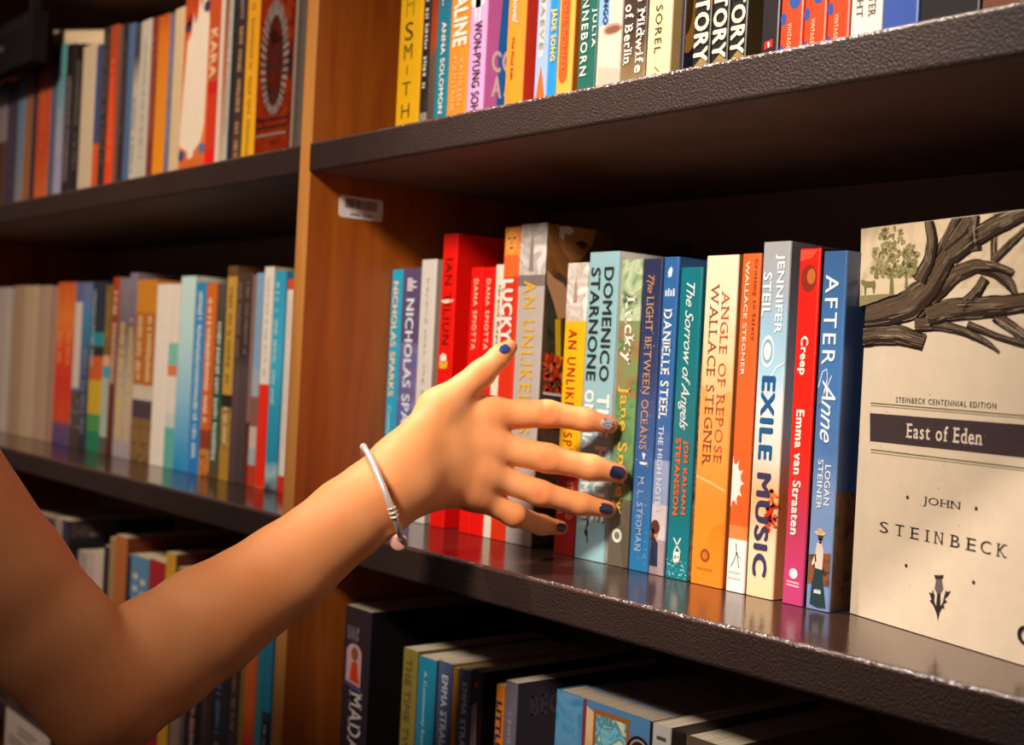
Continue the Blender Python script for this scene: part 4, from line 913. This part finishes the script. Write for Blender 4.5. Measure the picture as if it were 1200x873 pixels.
for (xl, xr, lab) in ((156.5, 167.3, 'left one of two matching amber brown books with cream lettering'), (167.6, 179, 'right one of two matching amber brown books, beside the broad white spine')):
    lmd(xl, xr, 429, 328, [(0, .24, picture(('6a4a2c', '8a6a3c', '3c2a20'), 140)), (.24, .34, '4a3a44'), (.34, .42, 'cfc0b0'), (.42, .82, 'b06a1c'), (.82, 1, 'cc8420')], lab, lines=[('e8c89c', .25, .75, .80, .45)])
lmd(180, 195.5, 429, 333, 'e8e0d6', 'broad blank white spine on the middle left shelf')
lmd(196, 206.5, 429, 333, [(0, .22, '5ab4ac'), (.22, .30, 'c8d4cc'), (.30, .5, 'e4dcd2'), (.5, .56, 'dc7c4c'), (.56, .68, '7cc4b4'), (.68, 1, 'e8dcd0')], 'white spine with small aqua and orange blocks beside the broad white one')
lmd(207.5, 224, 429, 324, blend(((0, '1c88c8'), (.15, '4a9cd0'), (.4, '8cc0dc'), (.7, 'b4d8dc'), (1, 'c0dcd8')), .2), 'broad pale aqua book deepening to blue at its foot', right='d8dcd4')
lmd(225, 237, 429, 331, blend(((0, '1c7cc8'), (.5, '2e86c4'), (1, '2a84bc')), .2), 'bright blue book with white lettering right of the aqua one', lines=[('d8e8ec', .3, .75, .95, .08)])
lmd(237.8, 249.5, 429, 332, [(0, .14, picture(('a05a24', 'cc8840', '5c3018'), 140)), (.14, .24, '8c3c1c'), (.24, 1, 'd46a1a')], 'orange book with large white lettering on the middle left shelf', lines=[('f0e0cc', .2, .65, .94, .28), ('d42a14', .68, .9, .6, .2)])
lmd(250.5, 260.5, 429, 332, blend(((0, '5a4424'), (.2, '1c5c4a'), (.7, '2c4038'), (1, '5a4a40')), .2), 'dark green book with white lettering on the middle left shelf', lines=[('e0dccc', .2, .7, .8, .1)])
lmd(261.5, 272.5, 429, 312, [(0, .14, 'b08430'), (.14, .34, picture(('8a6428', 'b89048'), 140)), (.34, .40, '2c2018'), (.40, .95, 'c49a3c'), (.95, 1, '6a4c24')], 'golden book with a dark band, taller than its neighbours on the middle left shelf', lines=[('6a4c1c', .3, .7, .9, .45), ('e4d4a8', .3, .7, .34, .16)])
lmd(273, 281.5, 429, 319, blend(((0, '4a3c3c'), (.55, '5a4848'), (.65, '3c2c2a'), (1, '4a3830')), .2), 'left one of two dusky brown books right of the golden one', lines=[('8a7468', .3, .7, .95, .6)])
lmd(281.8, 290.5, 429, 319, blend(((0, '443638'), (.55, '524244'), (.65, '382a2a'), (1, '463630')), .2), 'right one of two dusky brown books right of the golden one', lines=[('807068', .3, .7, .95, .6)])
lmd(291, 295, 429, 322, [(0, .3, '5c2c1c'), (.3, 1, '8c6a60')], 'thin rosy brown book left of the pale blue topped one')
lmd(295.5, 303.5, 429, 320, [(0, .10, 'c03c1c'), (.10, .18, 'a8b4bc'), (.18, .28, 'd0bcb0'), (.28, .42, '8c5c50'), (.42, .55, 'a0b0c0'), (.55, 1, '84a8cc')], 'book with a pale blue top and mottled foot beside the white and red spine')
lmd(304.5, 315.5, 429, 313, [(0, .01, 'ea5a1c'), (.01, .47, 'ea2a10'), (.47, 1, 'e8e2da')], 'spine white above and bright red below on the middle left shelf', lines=[('a8a8a8', .35, .65, .95, .5)], right='e0c8a8')
lmd(316.5, 330, 429, 318, blend(((0, '2a3440'), (.08, 'a0c0cc'), (.14, '1c8cb4'), (.4, '2a98bc'), (.6, '3cacd0'), (1, '2c9cc4')), .2), 'bright aqua blue book second from the divider on the middle left shelf', lines=[('a8dce8', .15, .5, .95, .4)])
lmd(332, 341, 429, 327, [(0, .08, 'd82a14'), (.08, .95, 'e4dcd6'), (.95, 1, 'd84a1c')], 'white spine with red tip and red foot against the divider on the middle left shelf', lines=[('c8c0bc', .35, .65, .9, .2)])

# ------------------------------------------------------------------ left bay, lower shelf
GLL = 'books on the lower shelf of the left bay'
def llw(xl, xr, ym, yt, sp, label, **k):
    return book(xl, xr, ym, yt or 0, k.pop('Y', 0.05), -S, sp, label, GLL, h=k.pop('h', None if yt else 0.195), **k)
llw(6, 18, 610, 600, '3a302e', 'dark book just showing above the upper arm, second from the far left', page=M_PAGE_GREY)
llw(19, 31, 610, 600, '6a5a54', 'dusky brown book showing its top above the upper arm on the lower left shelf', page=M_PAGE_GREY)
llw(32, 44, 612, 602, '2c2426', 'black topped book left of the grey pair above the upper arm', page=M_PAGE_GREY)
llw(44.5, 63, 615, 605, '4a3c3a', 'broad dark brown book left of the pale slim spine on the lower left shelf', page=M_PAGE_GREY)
llw(64, 72, 620, 607, '9c8a80', 'pale slim spine left of the navy one on the lower left shelf')
llw(72.5, 80, 625, 609, '2a2840', 'navy book with a mottled cover left of the white topped books', right='2c2630', side=lambda q, D, h, zz: poly2(q, [(.004, h - .02), (.06, h - .02), (.06, h - .003), (.004, h - .003)], picture(('5c5054', '2c2630', '8a7c78'), 120), -EPS))
for (xl, xr, lab, c) in ((93, 100, 'leftmost of three white topped slim books in the crook of the arm', '9a8c84'), (103, 108.5, 'middle one of three white topped slim books in the crook of the arm', 'b4a49a'), (112, 119, 'rightmost of three white topped slim books in the crook of the arm', 'c4b4a8')):
    llw(xl - 2, xr + 1.5, 655, 646, blend(((0, c), (1, c)), .2), lab, right='3a2c2a')
llw(121.5, 127, 650, 640, '2c2224', 'slim black book between the white topped books and the tan one')
llw(128, 134, 650, 630, 'a08454', 'tan slim spine in the crook of the arm, left of the orange-brown book')
llw(134.5, 148, 650, 628, 'b4682a', 'orange-brown book with a tall cover in the crook of the arm', right='7a3416', D=.15)
llw(148.5, 152.5, 665, 650, '26263a', 'very slim navy spine left of the blue dotted book')
def a_dots(q, w, h, zz):
    for i in range(9):
        for k in range(2): poly2(q, ell(w * (.3 + .42 * k), h - .022 - .013 * i - .004 * k, w * .15, .0035, 10), cover('c8ccc4'), -EPS)
    poly2(q, [(.001, .001), (w - .001, .001), (w - .001, h * .78), (.001, h * .78)], cover('33486a'), -.5 * EPS)
llw(153, 174, 665, 652, '5a8ab0', 'blue book with two columns of white dots in the crook of the arm', art=a_dots)
llw(175, 192.5, 670, 657, [(0, .6, '9c1430'), (.6, .85, 'b01820'), (.85, 1, 'a81c1a')], 'deep red book between the blue dotted one and the yellow one')
llw(194, 205.5, 660, 648, 'd09a24', 'yellow book right of the deep red one in the crook of the arm', right='6a2e18', D=.145)
llw(207, 219, 680, 666, '8a7468', 'tan spined book right of the yellow one on the lower left shelf', right='3a2622')
llw(211, 217, 850, None, '3a3234', 'slim charcoal spine, leftmost seen below the forearm', h=.188, lines=[('8a8084', .3, .7, .6, .05)])
llw(218, 231.5, 850, None, '241a1c', 'black book with pinkish lettering below the forearm', h=.19, lines=[('c49088', .3, .7, .7, .02)])
llw(232.5, 248, 850, None, '2e2224', 'dark maroon black book right of the pink lettered one below the forearm', h=.19, lines=[('5a4448', .3, .6, .8, .02)])
llw(249, 267, 830, None, '22202c', 'black book with blue grey marks below the forearm', h=.195, lines=[('5a6c98', .2, .5, .66, .35), ('8a6a78', .2, .5, .3, .05)])
llw(268, 279, 820, None, '3c2a28', 'dusky brown book left of the olive one below the forearm', h=.195, lines=[('8a625c', .3, .7, .75, .4)])
llw(280.5, 285.5, 810, None, '7a6c24', 'thin olive spine left of the red and orange one below the forearm', h=.19)
llw(286, 299.5, 800, None, blend(((0, 'a81c18'), (.35, 'b02818'), (.5, 'c85a1c'), (1, 'cc5c1c')), .2), 'orange and red mottled book below the wrist side of the forearm', h=.195)
llw(300.5, 308, 800, None, '2a8090', 'slim teal book right of the orange and red one below the forearm', h=.19)
llw(308.8, 318, 790, None, [(0, .52, '1e1a20'), (.52, .56, '2a3040'), (.56, 1, '1c7ca0')], 'book cyan above and black below, against the divider under the forearm', h=.195, lines=[('9a8c90', .3, .7, .5, .4)])

# price card on the front edge of the lowest visible shelf, bottom left corner
P0 = at(8, 828, -0.0010); P1 = at(59, 866, -0.0010); ang = math.atan2(P1[2] - P0[2], P1[0] - P0[0])
card = empty('paper_card', P0, 'small pale printed card on the shelf edge in the bottom left corner', 'card'); card.rotation_euler = (0, -ang, 0)
CL = math.hypot(P1[0] - P0[0], P1[2] - P0[2])
q = MB(); q.box((0, -.0006, -.046), (CL, 0, 0), cover('d8c8bc', .7, 0)); q.build('card_sheet', card)
q = MB()
for i, (z, a, b) in enumerate(((-.012, .3, .72), (-.018, .3, .62), (-.028, .1, .8), (-.034, .1, .7))): q.box((CL * a, -.0008, z - .0022), (CL * b, -.0006, z), cover('7a665e', .7, 0))
q.build('lettering', card)
for (x0, x1, hh, lab) in ((-75, -40, .20, 'broad black book behind the pale card, left of the other dark books'), (-39, -8, .2, 'charcoal book behind the pale card at the far left of the lower left shelf'),):
    pass
llw(-4, 5, 610, 600, '241c1c', 'black book at the very left edge of the lower left shelf', page=M_PAGE_GREY)

# small white barcode sticker on the divider
def atx(px, py, X): v = ray(px, py); return CAM + v * ((X - CAM[0]) / v[0])
s0, s1, s2 = atx(398, 228, XD), atx(449, 234, XD), atx(398, 254, XD)
st = empty('barcode_sticker', (XD, s0[1], s2[2]), 'small white barcode sticker on the inner face of the divider', 'sticker')
SW, SH = s1[1] - s0[1], s0[2] - s2[2]
def rr(w_, h_, r, x): 
    pts = []
    for cx_, cz_, a in ((w_ - r, r, -math.pi / 2), (w_ - r, h_ - r, 0), (r, h_ - r, math.pi / 2), (r, r, math.pi)):
        pts += [(x, cx_ + r * math.cos(a + math.pi / 2 * i / 4), cz_ + r * math.sin(a + math.pi / 2 * i / 4)) for i in range(5)]
    return pts
q = MB(); a = rr(SW, SH, .003, .0004); b = rr(SW, SH, .003, 0.00002); n = len(a)
q.add(a + b, [tuple(range(n))] + [(i, n + i, n + (i + 1) % n, (i + 1) % n) for i in range(n)], cover('f8f3ec', .4, .3)); q.build('label_sheet', st)
q = MB(); rnd = random.Random(5); y = SW * .13
while y < SW * .86:
    w_ = rnd.choice((.0004, .0007, .0011))
    if not .43 < y / SW < .48: q.add([(.0006, y, SH * .46), (.0006, y + w_, SH * .46), (.0006, y + w_, SH * .88), (.0006, y, SH * .88)], [(0, 1, 2, 3)], cover('2a2424'))
    y += w_ + rnd.choice((.0004, .0007))
q.build('barcode', st)
q = MB()
for i in range(9):
    y = SW * (.26 + .055 * i)
    if i not in (4,): q.add([(.0006, y, SH * .14), (.0006, y + SW * .04, SH * .14), (.0006, y + SW * .04, SH * .23), (.0006, y, SH * .23)], [(0, 1, 2, 3)], cover('5a5250'))
q.build('lettering', st)

# ------------------------------------------------------------------ the reaching arm
def skin_mat():
    m, nt, b = nodes('skin')
    tc = nt.nodes.new('ShaderNodeTexCoord'); n = nt.nodes.new('ShaderNodeTexNoise'); n.inputs['Scale'].default_value = 22; n.inputs['Detail'].default_value = 5
    r = nt.nodes.new('ShaderNodeValToRGB'); r.color_ramp.elements[0].color = lin('ea945a'); r.color_ramp.elements[1].color = lin('f2a86e')
    r.color_ramp.elements[0].position = .3; r.color_ramp.elements[1].position = .7
    n2 = nt.nodes.new('ShaderNodeTexNoise'); n2.inputs['Scale'].default_value = 420; n2.inputs['Detail'].default_value = 3
    bp = nt.nodes.new('ShaderNodeBump'); bp.inputs['Strength'].default_value = .12; bp.inputs['Distance'].default_value = .0006
    nt.links.new(tc.outputs['Object'], n.inputs['Vector']); nt.links.new(tc.outputs['Object'], n2.inputs['Vector'])
    nt.links.new(n.outputs['Fac'], r.inputs[0])
    fa_ = nt.nodes.new('ShaderNodeAttribute'); fa_.attribute_name = 'flush'
    mx = nt.nodes.new('ShaderNodeMix'); mx.data_type = 'RGBA'; mx.inputs[7].default_value = lin('e6844e')
    nt.links.new(fa_.outputs['Fac'], mx.inputs[0]); nt.links.new(r.outputs[0], mx.inputs[6]); nt.links.new(mx.outputs[2], b.inputs['Base Color'])
    nt.links.new(n2.outputs['Fac'], bp.inputs['Height']); nt.links.new(bp.outputs['Normal'], b.inputs['Normal'])
    b.inputs['Roughness'].default_value = .55; b.inputs['Specular IOR Level'].default_value = .3
    b.inputs['Subsurface Weight'].default_value = .25; b.inputs['Subsurface Radius'].default_value = (1, .3, .12); b.inputs['Subsurface Scale'].default_value = .004
    return m

def J(px, py, dep, rpx): return (atd(px, py, dep), rpx * dep / FPX)
def tipdep(px, py, gap): P = at(px, py, YM - gap); return float((P - CAM) @ _f)
tI = tipdep(715, 498, .0085); tM = tipdep(725, 554, .0095); tR = tipdep(713, 596, .0085); tP = tipdep(657, 618, .013)
WR = 0.800
fingers = {
    'index': [J(570, 486, .842, 19.5), J(642, 485, .846, 15.6), J(686, 492, tI - .003, 13.2), J(714.5, 498, tI, 10.4)],
    'middle': [J(568, 521, .836, 19.0), J(642, 537, .838, 16.6), J(693, 548, tM - .003, 14.8), J(725, 554.5, tM, 11.5)],
    'ring': [J(566, 553, .834, 17.5), J(633, 578, .838, 14.6), J(680, 590.5, tR - .005, 12.8), J(713, 597, tR, 10.0)],
    'pinky': [J(556, 580, .832, 15.0), J(603, 604, .838, 13.4), J(634, 615, tP - .004, 11.4), J(657, 618.5, tP, 8.6)],
    'thumb': [J(515, 478, .822, 21.0), J(564, 438, .836, 15.6), J(585, 418, .842, 12.6), J(597, 407, .846, 9.8)]}
palm = [(J(470, 545, WR, 22), J(568, 488, .842, 20)), (J(472, 556, WR, 22), J(566, 521, .836, 20)), (J(474, 568, WR, 22), J(563, 552, .834, 18.5)),
        (J(478, 580, WR, 20), J(553, 577, .832, 16.5)), (J(462, 540, WR - .002, 24), J(515, 482, .822, 22)), (J(515, 482, .824, 20), J(560, 500, .840, 18)),
        (J(520, 520, .826, 20), J(548, 560, .832, 18))]
arm = [J(472, 562, WR, 44), J(440, 585, .790, 46), J(409, 607, .780, 47), J(334, 669, .762, 54.5), J(240, 731, .738, 66), J(182, 770, .722, 71), J(122, 816, .700, 71)]
upper = [J(122, 816, .700, 71), J(60, 746, .690, 73), J(0, 680, .680, 80), J(-115, 540, .665, 98), J(-240, 370, .655, 125)]

H = 0.0015
allp = [p for c in fingers.values() for p in c] + arm + upper
lo = np.min([p - r_ for p, r_ in allp], axis=0) - 0.012; hi = np.max([p + r_ for p, r_ in allp], axis=0) + 0.012
N = np.ceil((hi - lo) / H).astype(int) + 1
F = np.full(N, 0.05, dtype=np.float32)

def smin(a, b, k):
    h_ = np.maximum(k - np.abs(a - b), 0) / k
    return np.minimum(a, b) - h_ * h_ * k * .25

def cone(Fld, A, B, k, flat=1.0, pad=0.02, sub=False):
    (a, ra), (b, rb) = A, B
    l = np.minimum(a - ra, b - rb) - pad; u = np.maximum(a + ra, b + rb) + pad
    i0 = np.maximum(((l - lo) / H).astype(int), 0); i1 = np.minimum(((u - lo) / H).astype(int) + 1, N)
    if np.any(i1 <= i0): return
    ax = [(lo[d] + H * np.arange(i0[d], i1[d])).astype(np.float32) for d in range(3)]
    X, Yv, Z = np.meshgrid(*ax, indexing='ij')
    px_, py_, pz_ = X - a[0], Yv - a[1], Z - a[2]; d_ = b - a; L2 = max(float(d_ @ d_), 1e-12)
    t_ = np.clip((px_ * d_[0] + py_ * d_[1] + pz_ * d_[2]) / L2, 0, 1)
    qx, qy, qz = px_ - t_ * d_[0], py_ - t_ * d_[1], pz_ - t_ * d_[2]
    dist2 = qx * qx + qy * qy + qz * qz
    if flat != 1.0:
        c = qx * _f[0] + qy * _f[1] + qz * _f[2]; dist2 = dist2 + c * c * (flat * flat - 1)
    D_ = np.sqrt(dist2) - (ra + t_ * (rb - ra))
    s_ = (slice(i0[0], i1[0]), slice(i0[1], i1[1]), slice(i0[2], i1[2]))
    if sub: Fld[s_] = -smin(-Fld[s_], D_, k)
    else: Fld[s_] = smin(Fld[s_], D_, k)

for a, b in zip(arm, arm[1:]): cone(F, a, b, .006, 1.18)
U = np.full(N, 0.05, dtype=np.float32)
for a, b in zip(upper, upper[1:]): cone(U, a, b, .006)
F = smin(F, U, .006); del U
for a, b in palm: cone(F, a, b, .012)
# knuckles and tendons on the back of the hand
for nm, rr_ in (('index', .0088), ('middle', .0092), ('ring', .0086), ('pinky', .0074)):
    c = fingers[nm][0][0] - _f * .0036; cone(F, (c, rr_), (c + (fingers[nm][1][0] - c) * .08, rr_ * .95), .010)
G = np.full(N, 0.05, dtype=np.float32)
for nm, ch in fingers.items():
    T = np.full(N, 0.05, dtype=np.float32)
    for a, b in zip(ch, ch[1:]): cone(T, a, b, .004)
    # creases over the joint
    ax_ = ch[2][0] - ch[1][0]; ax_ /= np.linalg.norm(ax_); sd = np.cross(ax_, _f); sd /= np.linalg.norm(sd)
    for o in (() if nm in ('pinky', 'thumb') else (-.0022, .0018)):
        c = ch[1][0] + ax_ * o - _f * (ch[1][1] + .0013)
        cone(T, (c - sd * .0040, .0009), (c + sd * .0040, .0009), .0028, sub=True)
    G = smin(G, T, .0014)
F = smin(F, G, .0075); del G, T
# hollow between thumb and index metacarpal, heel line at the wrist
def nets(Fld):
    neg = Fld < 0
    s_ = neg[:-1, :-1, :-1].astype(np.uint8).copy()
    offs = [(i, j, k) for i in (0, 1) for j in (0, 1) for k in (0, 1)]
    cnt = np.zeros(s_.shape, np.uint8)
    for i, j, k in offs: cnt += neg[i:N[0] - 1 + i, j:N[1] - 1 + j, k:N[2] - 1 + k]
    idx = np.argwhere((cnt > 0) & (cnt < 8))
    vals = np.stack([Fld[idx[:, 0] + i, idx[:, 1] + j, idx[:, 2] + k] for i, j, k in offs], 1)
    acc = np.zeros((len(idx), 3)); num = np.zeros(len(idx))
    O = np.array(offs, float)
    for p in range(8):
        for q_ in range(p + 1, 8):
            if np.abs(O[p] - O[q_]).sum() != 1: continue
            m_ = (vals[:, p] < 0) != (vals[:, q_] < 0)
            t_ = np.zeros(len(idx)); t_[m_] = vals[m_, p] / (vals[m_, p] - vals[m_, q_])
            acc += np.where(m_[:, None], O[p] + t_[:, None] * (O[q_] - O[p]), 0); num += m_
    V = lo + H * (idx + acc / num[:, None])
    vid = np.full(s_.shape, -1, np.int32); vid[idx[:, 0], idx[:, 1], idx[:, 2]] = np.arange(len(idx))
    Q = []
    for d in range(3):
        e1, e2 = (d + 1) % 3, (d + 2) % 3
        sl0 = [slice(1, -1)] * 3; sl1 = [slice(1, -1)] * 3; sl0[d] = slice(0, -1); sl1[d] = slice(1, None)
        a = neg[tuple(sl0)]; b = neg[tuple(sl1)]
        for flip in (False, True):
            w_ = np.argwhere((a & ~b) if not flip else (~a & b))
            base = w_.copy(); base[:, e1] += 1; base[:, e2] += 1
            def g(o1, o2):
                c = base.copy(); c[:, e1] += o1; c[:, e2] += o2; return vid[c[:, 0], c[:, 1], c[:, 2]]
            q4 = np.stack([g(-1, -1), g(0, -1), g(0, 0), g(-1, 0)], 1)
            Q.append(q4 if not flip else q4[:, ::-1])
    return V, np.concatenate(Q)
AV, AQ = nets(F)
# light smoothing
nb_sum = np.zeros_like(AV); nb_n = np.zeros(len(AV))
for it in range(3):
    nb_sum[:] = 0; nb_n[:] = 0
    for k in range(4):
        np.add.at(nb_sum, AQ[:, k], AV[AQ[:, (k + 1) % 4]]); np.add.at(nb_n, AQ[:, k], 1)
        np.add.at(nb_sum, AQ[:, (k + 1) % 4], AV[AQ[:, k]]); np.add.at(nb_n, AQ[:, (k + 1) % 4], 1)
    AV = AV * .5 + .5 * nb_sum / nb_n[:, None]
me = bpy.data.meshes.new('person'); me.vertices.add(len(AV)); me.vertices.foreach_set('co', AV.astype(np.float32).ravel())
me.loops.add(len(AQ) * 4); me.loops.foreach_set('vertex_index', AQ.astype(np.int32).ravel())
me.polygons.add(len(AQ)); me.polygons.foreach_set('loop_start', np.arange(0, len(AQ) * 4, 4, dtype=np.int32)); me.polygons.foreach_set('loop_total', np.full(len(AQ), 4, np.int32))
me.update(calc_edges=True); me.validate(); me.polygons.foreach_set('use_smooth', [True] * len(me.polygons)); me.materials.append(skin_mat())
fl = np.zeros(len(AV))
for nm, ch in fingers.items():
    for jn, rr_, am in ((1, .0085, .8), (3, .011, .9), (0, .009, .35)):
        c = ch[jn][0] - _f * ch[jn][1] * .8; fl = np.maximum(fl, am * np.exp(-((AV - c) ** 2).sum(1) / (2 * (rr_ * .62) ** 2)))
at_ = me.attributes.new('flush', 'FLOAT', 'POINT'); at_.data.foreach_set('value', fl.astype(np.float32))
person = bpy.data.objects.new('person', me); scene.collection.objects.link(person)
tag(person, 'person with a bare arm reaching from the left to touch book spines, dark nails', 'person')

def fval(P):
    g = (np.asarray(P) - lo) / H; i = np.clip(np.floor(g).astype(int), 0, N - 2); f_ = g - i; v = 0
    for a in (0, 1):
        for b in (0, 1):
            for c in (0, 1): v += F[i[0] + a, i[1] + b, i[2] + c] * (f_[0] if a else 1 - f_[0]) * (f_[1] if b else 1 - f_[1]) * (f_[2] if c else 1 - f_[2])
    return v
def fgrad(P):
    e = .0012; g = np.array([fval(P + e * d) - fval(P - e * d) for d in np.eye(3)]); return g / (np.linalg.norm(g) + 1e-12)
def hit(px, py):
    v = ray(px, py); t_ = .70
    while t_ < .95:
        if fval(CAM + v * t_) < 0: break
        t_ += .0004
    return CAM + v * t_

def polish(c, name):
    m, nt, b = nodes(name); b.inputs['Roughness'].default_value = .18; b.inputs['Coat Weight'].default_value = .6
    b.inputs['Base Color'].default_value = lin(c)
    return m
NAVY = polish('1f2340', 'navy_polish'); BLUE = polish('27427e', 'blue_polish')
MARB = picture(('2a2430', 'd8c0c4', '3a3040', 'e0ccd0'), 260)
for nm, px, py, Lp, Wp, m, lab in (('index', 711.5, 496.5, 15, 15.5, MARB, 'nail painted in pale pink with dark marbling'), ('middle', 723.5, 553.5, 19, 16.5, NAVY, None),
                                   ('ring', 710.5, 596, 17.5, 13.5, NAVY, None), ('pinky', 657.5, 618, 12.5, 11, NAVY, None), ('thumb', 591, 408.5, 15, 10, BLUE, 'brighter chipped blue nail')):
    ch = fingers[nm]; d_ = ch[3][0] - ch[2][0]; d_ /= np.linalg.norm(d_)
    c = hit(px, py); n_ = -fgrad(c) if False else fgrad(c)
    d_ = d_ - n_ * (d_ @ n_); d_ /= np.linalg.norm(d_); s_ = np.cross(n_, d_)
    Lw, Ww = Lp * .86 / FPX * .5, Wp * .86 / FPX * .5
    vs = []; fs = []; G_ = 12
    def proj(P, off):
        for _ in range(3): P = P - fgrad(P) * fval(P)
        return P + fgrad(P) * off
    R_ = []
    for j in range(G_ + 1):
        rad = j / G_
        for i in range(24):
            t_ = 2 * math.pi * i / 24; ct, stt = math.cos(t_), math.sin(t_)
            e = (abs(ct) ** 3.2 + abs(stt) ** 3.2) ** (-1 / 3.2)
            P = c + d_ * (ct * e * rad * Lw) + s_ * (stt * e * rad * Ww)
            vs.append(proj(P, .0007 if j < G_ else -.0003))
    for j in range(G_):
        for i in range(24): fs.append((j * 24 + i, j * 24 + (i + 1) % 24, (j + 1) * 24 + (i + 1) % 24, (j + 1) * 24 + i))
    q = MB(); q.add(vs, fs, m, True); o = q.build('fingernail', person)
    if lab: o['label'] = lab
# short sleeve at the shoulder
q = MB(); a, b = upper[3], upper[4]; d_ = b[0] - a[0]; d_ /= np.linalg.norm(d_); e1 = np.cross(d_, [0, 0, 1.0]); e1 /= np.linalg.norm(e1); e2 = np.cross(d_, e1)
vs = []
for k in range(9):
    s_ = k / 8 * 1.05; c = a[0] + (b[0] - a[0]) * (s_ * .9 + .1); r_ = (a[1] + (b[1] - a[1]) * (s_ * .9 + .1)) + .006
    for i in range(32): t_ = 2 * math.pi * i / 32; vs.append(c + (e1 * math.cos(t_) + e2 * math.sin(t_)) * (r_ + .0012 * math.sin(5 * t_ + k)))
q.add(vs, [(k * 32 + i, k * 32 + (i + 1) % 32, (k + 1) * 32 + (i + 1) % 32, (k + 1) * 32 + i) for k in range(8) for i in range(32)], cover('2a2426', .9, 0), True)
q.build('sleeve', person)

# ------------------------------------------------------------------ the silver bangle
def silver(name, c, rough):
    m, nt, b = nodes(name); b.inputs['Metallic'].default_value = .55; b.inputs['Roughness'].default_value = rough
    n = nt.nodes.new('ShaderNodeTexNoise'); n.inputs['Scale'].default_value = 300; r = nt.nodes.new('ShaderNodeValToRGB')
    a = lin(c); r.color_ramp.elements[0].color = tuple(x * .85 for x in a[:3]) + (1,); r.color_ramp.elements[1].color = a
    nt.links.new(n.outputs['Fac'], r.inputs[0]); nt.links.new(r.outputs[0], b.inputs['Base Color']); return m
SIL = silver('silver', 'fbf4ec', .36); PINK = polish('d8a090', 'pink_enamel')
BD = .789
Bt, Bb = atd(426, 524, BD), atd(468.5, 631, BD - .008); Bc = (Bt + Bb) / 2; A1 = (Bb - Bt) / 2
A2 = -_f * .0275 + _r * (.0052) + _u * .002
A3 = -_f * .0405 + _r * (.0062) + _u * .009
br = empty('bracelet', Bc, 'thin silver bangle with a small round charm on the wrist', 'bracelet')
def tube(pts, rad, m, closed=False, sides=10):
    q = MB(); vs = []; n = len(pts); pts = [np.asarray(p, float) for p in pts]
    for i, p in enumerate(pts):
        a = pts[(i - 1) % n] if closed or i else pts[0]; b = pts[(i + 1) % n] if closed or i < n - 1 else pts[-1]
        d_ = b - a; d_ /= np.linalg.norm(d_); e1 = np.cross(d_, _u + .37 * _r); e1 /= np.linalg.norm(e1); e2 = np.cross(d_, e1)
        rr_ = rad(i / (n - 1)) if callable(rad) else rad
        vs += [p - Bc + (e1 * math.cos(2 * math.pi * k / sides) + e2 * math.sin(2 * math.pi * k / sides)) * rr_ for k in range(sides)]
    fs = [(i * sides + k, i * sides + (k + 1) % sides, ((i + 1) % n) * sides + (k + 1) % sides, ((i + 1) % n) * sides + k) for i in range(n if closed else n - 1) for k in range(sides)]
    if not closed: fs += [tuple(range(sides))[::-1], tuple(range((n - 1) * sides, n * sides))]
    q.add(vs, fs, m, True); return q
ringp = lambda t_: Bc - A1 * math.cos(t_) + (A2 if math.sin(t_) >= 0 else A3) * math.sin(t_)
tube([ringp(2 * math.pi * i / 72) for i in range(72)], .0019, SIL, True).build('band', br)
for t_ in (math.pi * .60, math.pi * .63, math.pi * .66):
    tube([ringp(t_ - .012), ringp(t_ - .006), ringp(t_ + .006), ringp(t_ + .012)], lambda s: .0028 if .2 < s < .8 else .0022, SIL).build('bead', br)
def ball(c, r_, m, name):
    q = MB(); vs = []; n1, n2 = 10, 16
    for i in range(n1 + 1):
        a = math.pi * i / n1
        for j in range(n2): b = 2 * math.pi * j / n2; vs.append(c - Bc + r_ * np.array([math.sin(a) * math.cos(b), math.sin(a) * math.sin(b), math.cos(a)]))
    q.add(vs, [(i * n2 + j, i * n2 + (j + 1) % n2, (i + 1) * n2 + (j + 1) % n2, (i + 1) * n2 + j) for i in range(n1) for j in range(n2)], m, True); return q.build(name, br)
ball(ringp(0.02), .0024, SIL, 'end_ball')
cc = atd(467.5, 635.5, BD - .0115)
q = MB(); vs = []; prof = [(0, .0011), (.0040, .0013), (.0052, .0006), (.0054, 0), (.0052, -.0006), (.0040, -.0013), (0, -.0011)]
for (r_, y_) in prof:
    for j in range(28): t_ = 2 * math.pi * j / 28; vs.append(cc - Bc + _r * r_ * math.cos(t_) + _u * r_ * math.sin(t_) - _f * y_)
q.add(vs, [(i * 28 + j, i * 28 + (j + 1) % 28, (i + 1) * 28 + (j + 1) % 28, (i + 1) * 28 + j) for i in range(len(prof) - 1) for j in range(28)], PINK, True); ch_ = q.build('charm', br); ch_['label'] = 'small round pinkish charm'
ball(atd(467.5, 630, BD - .0128), .0017, SIL, 'charm_stud')
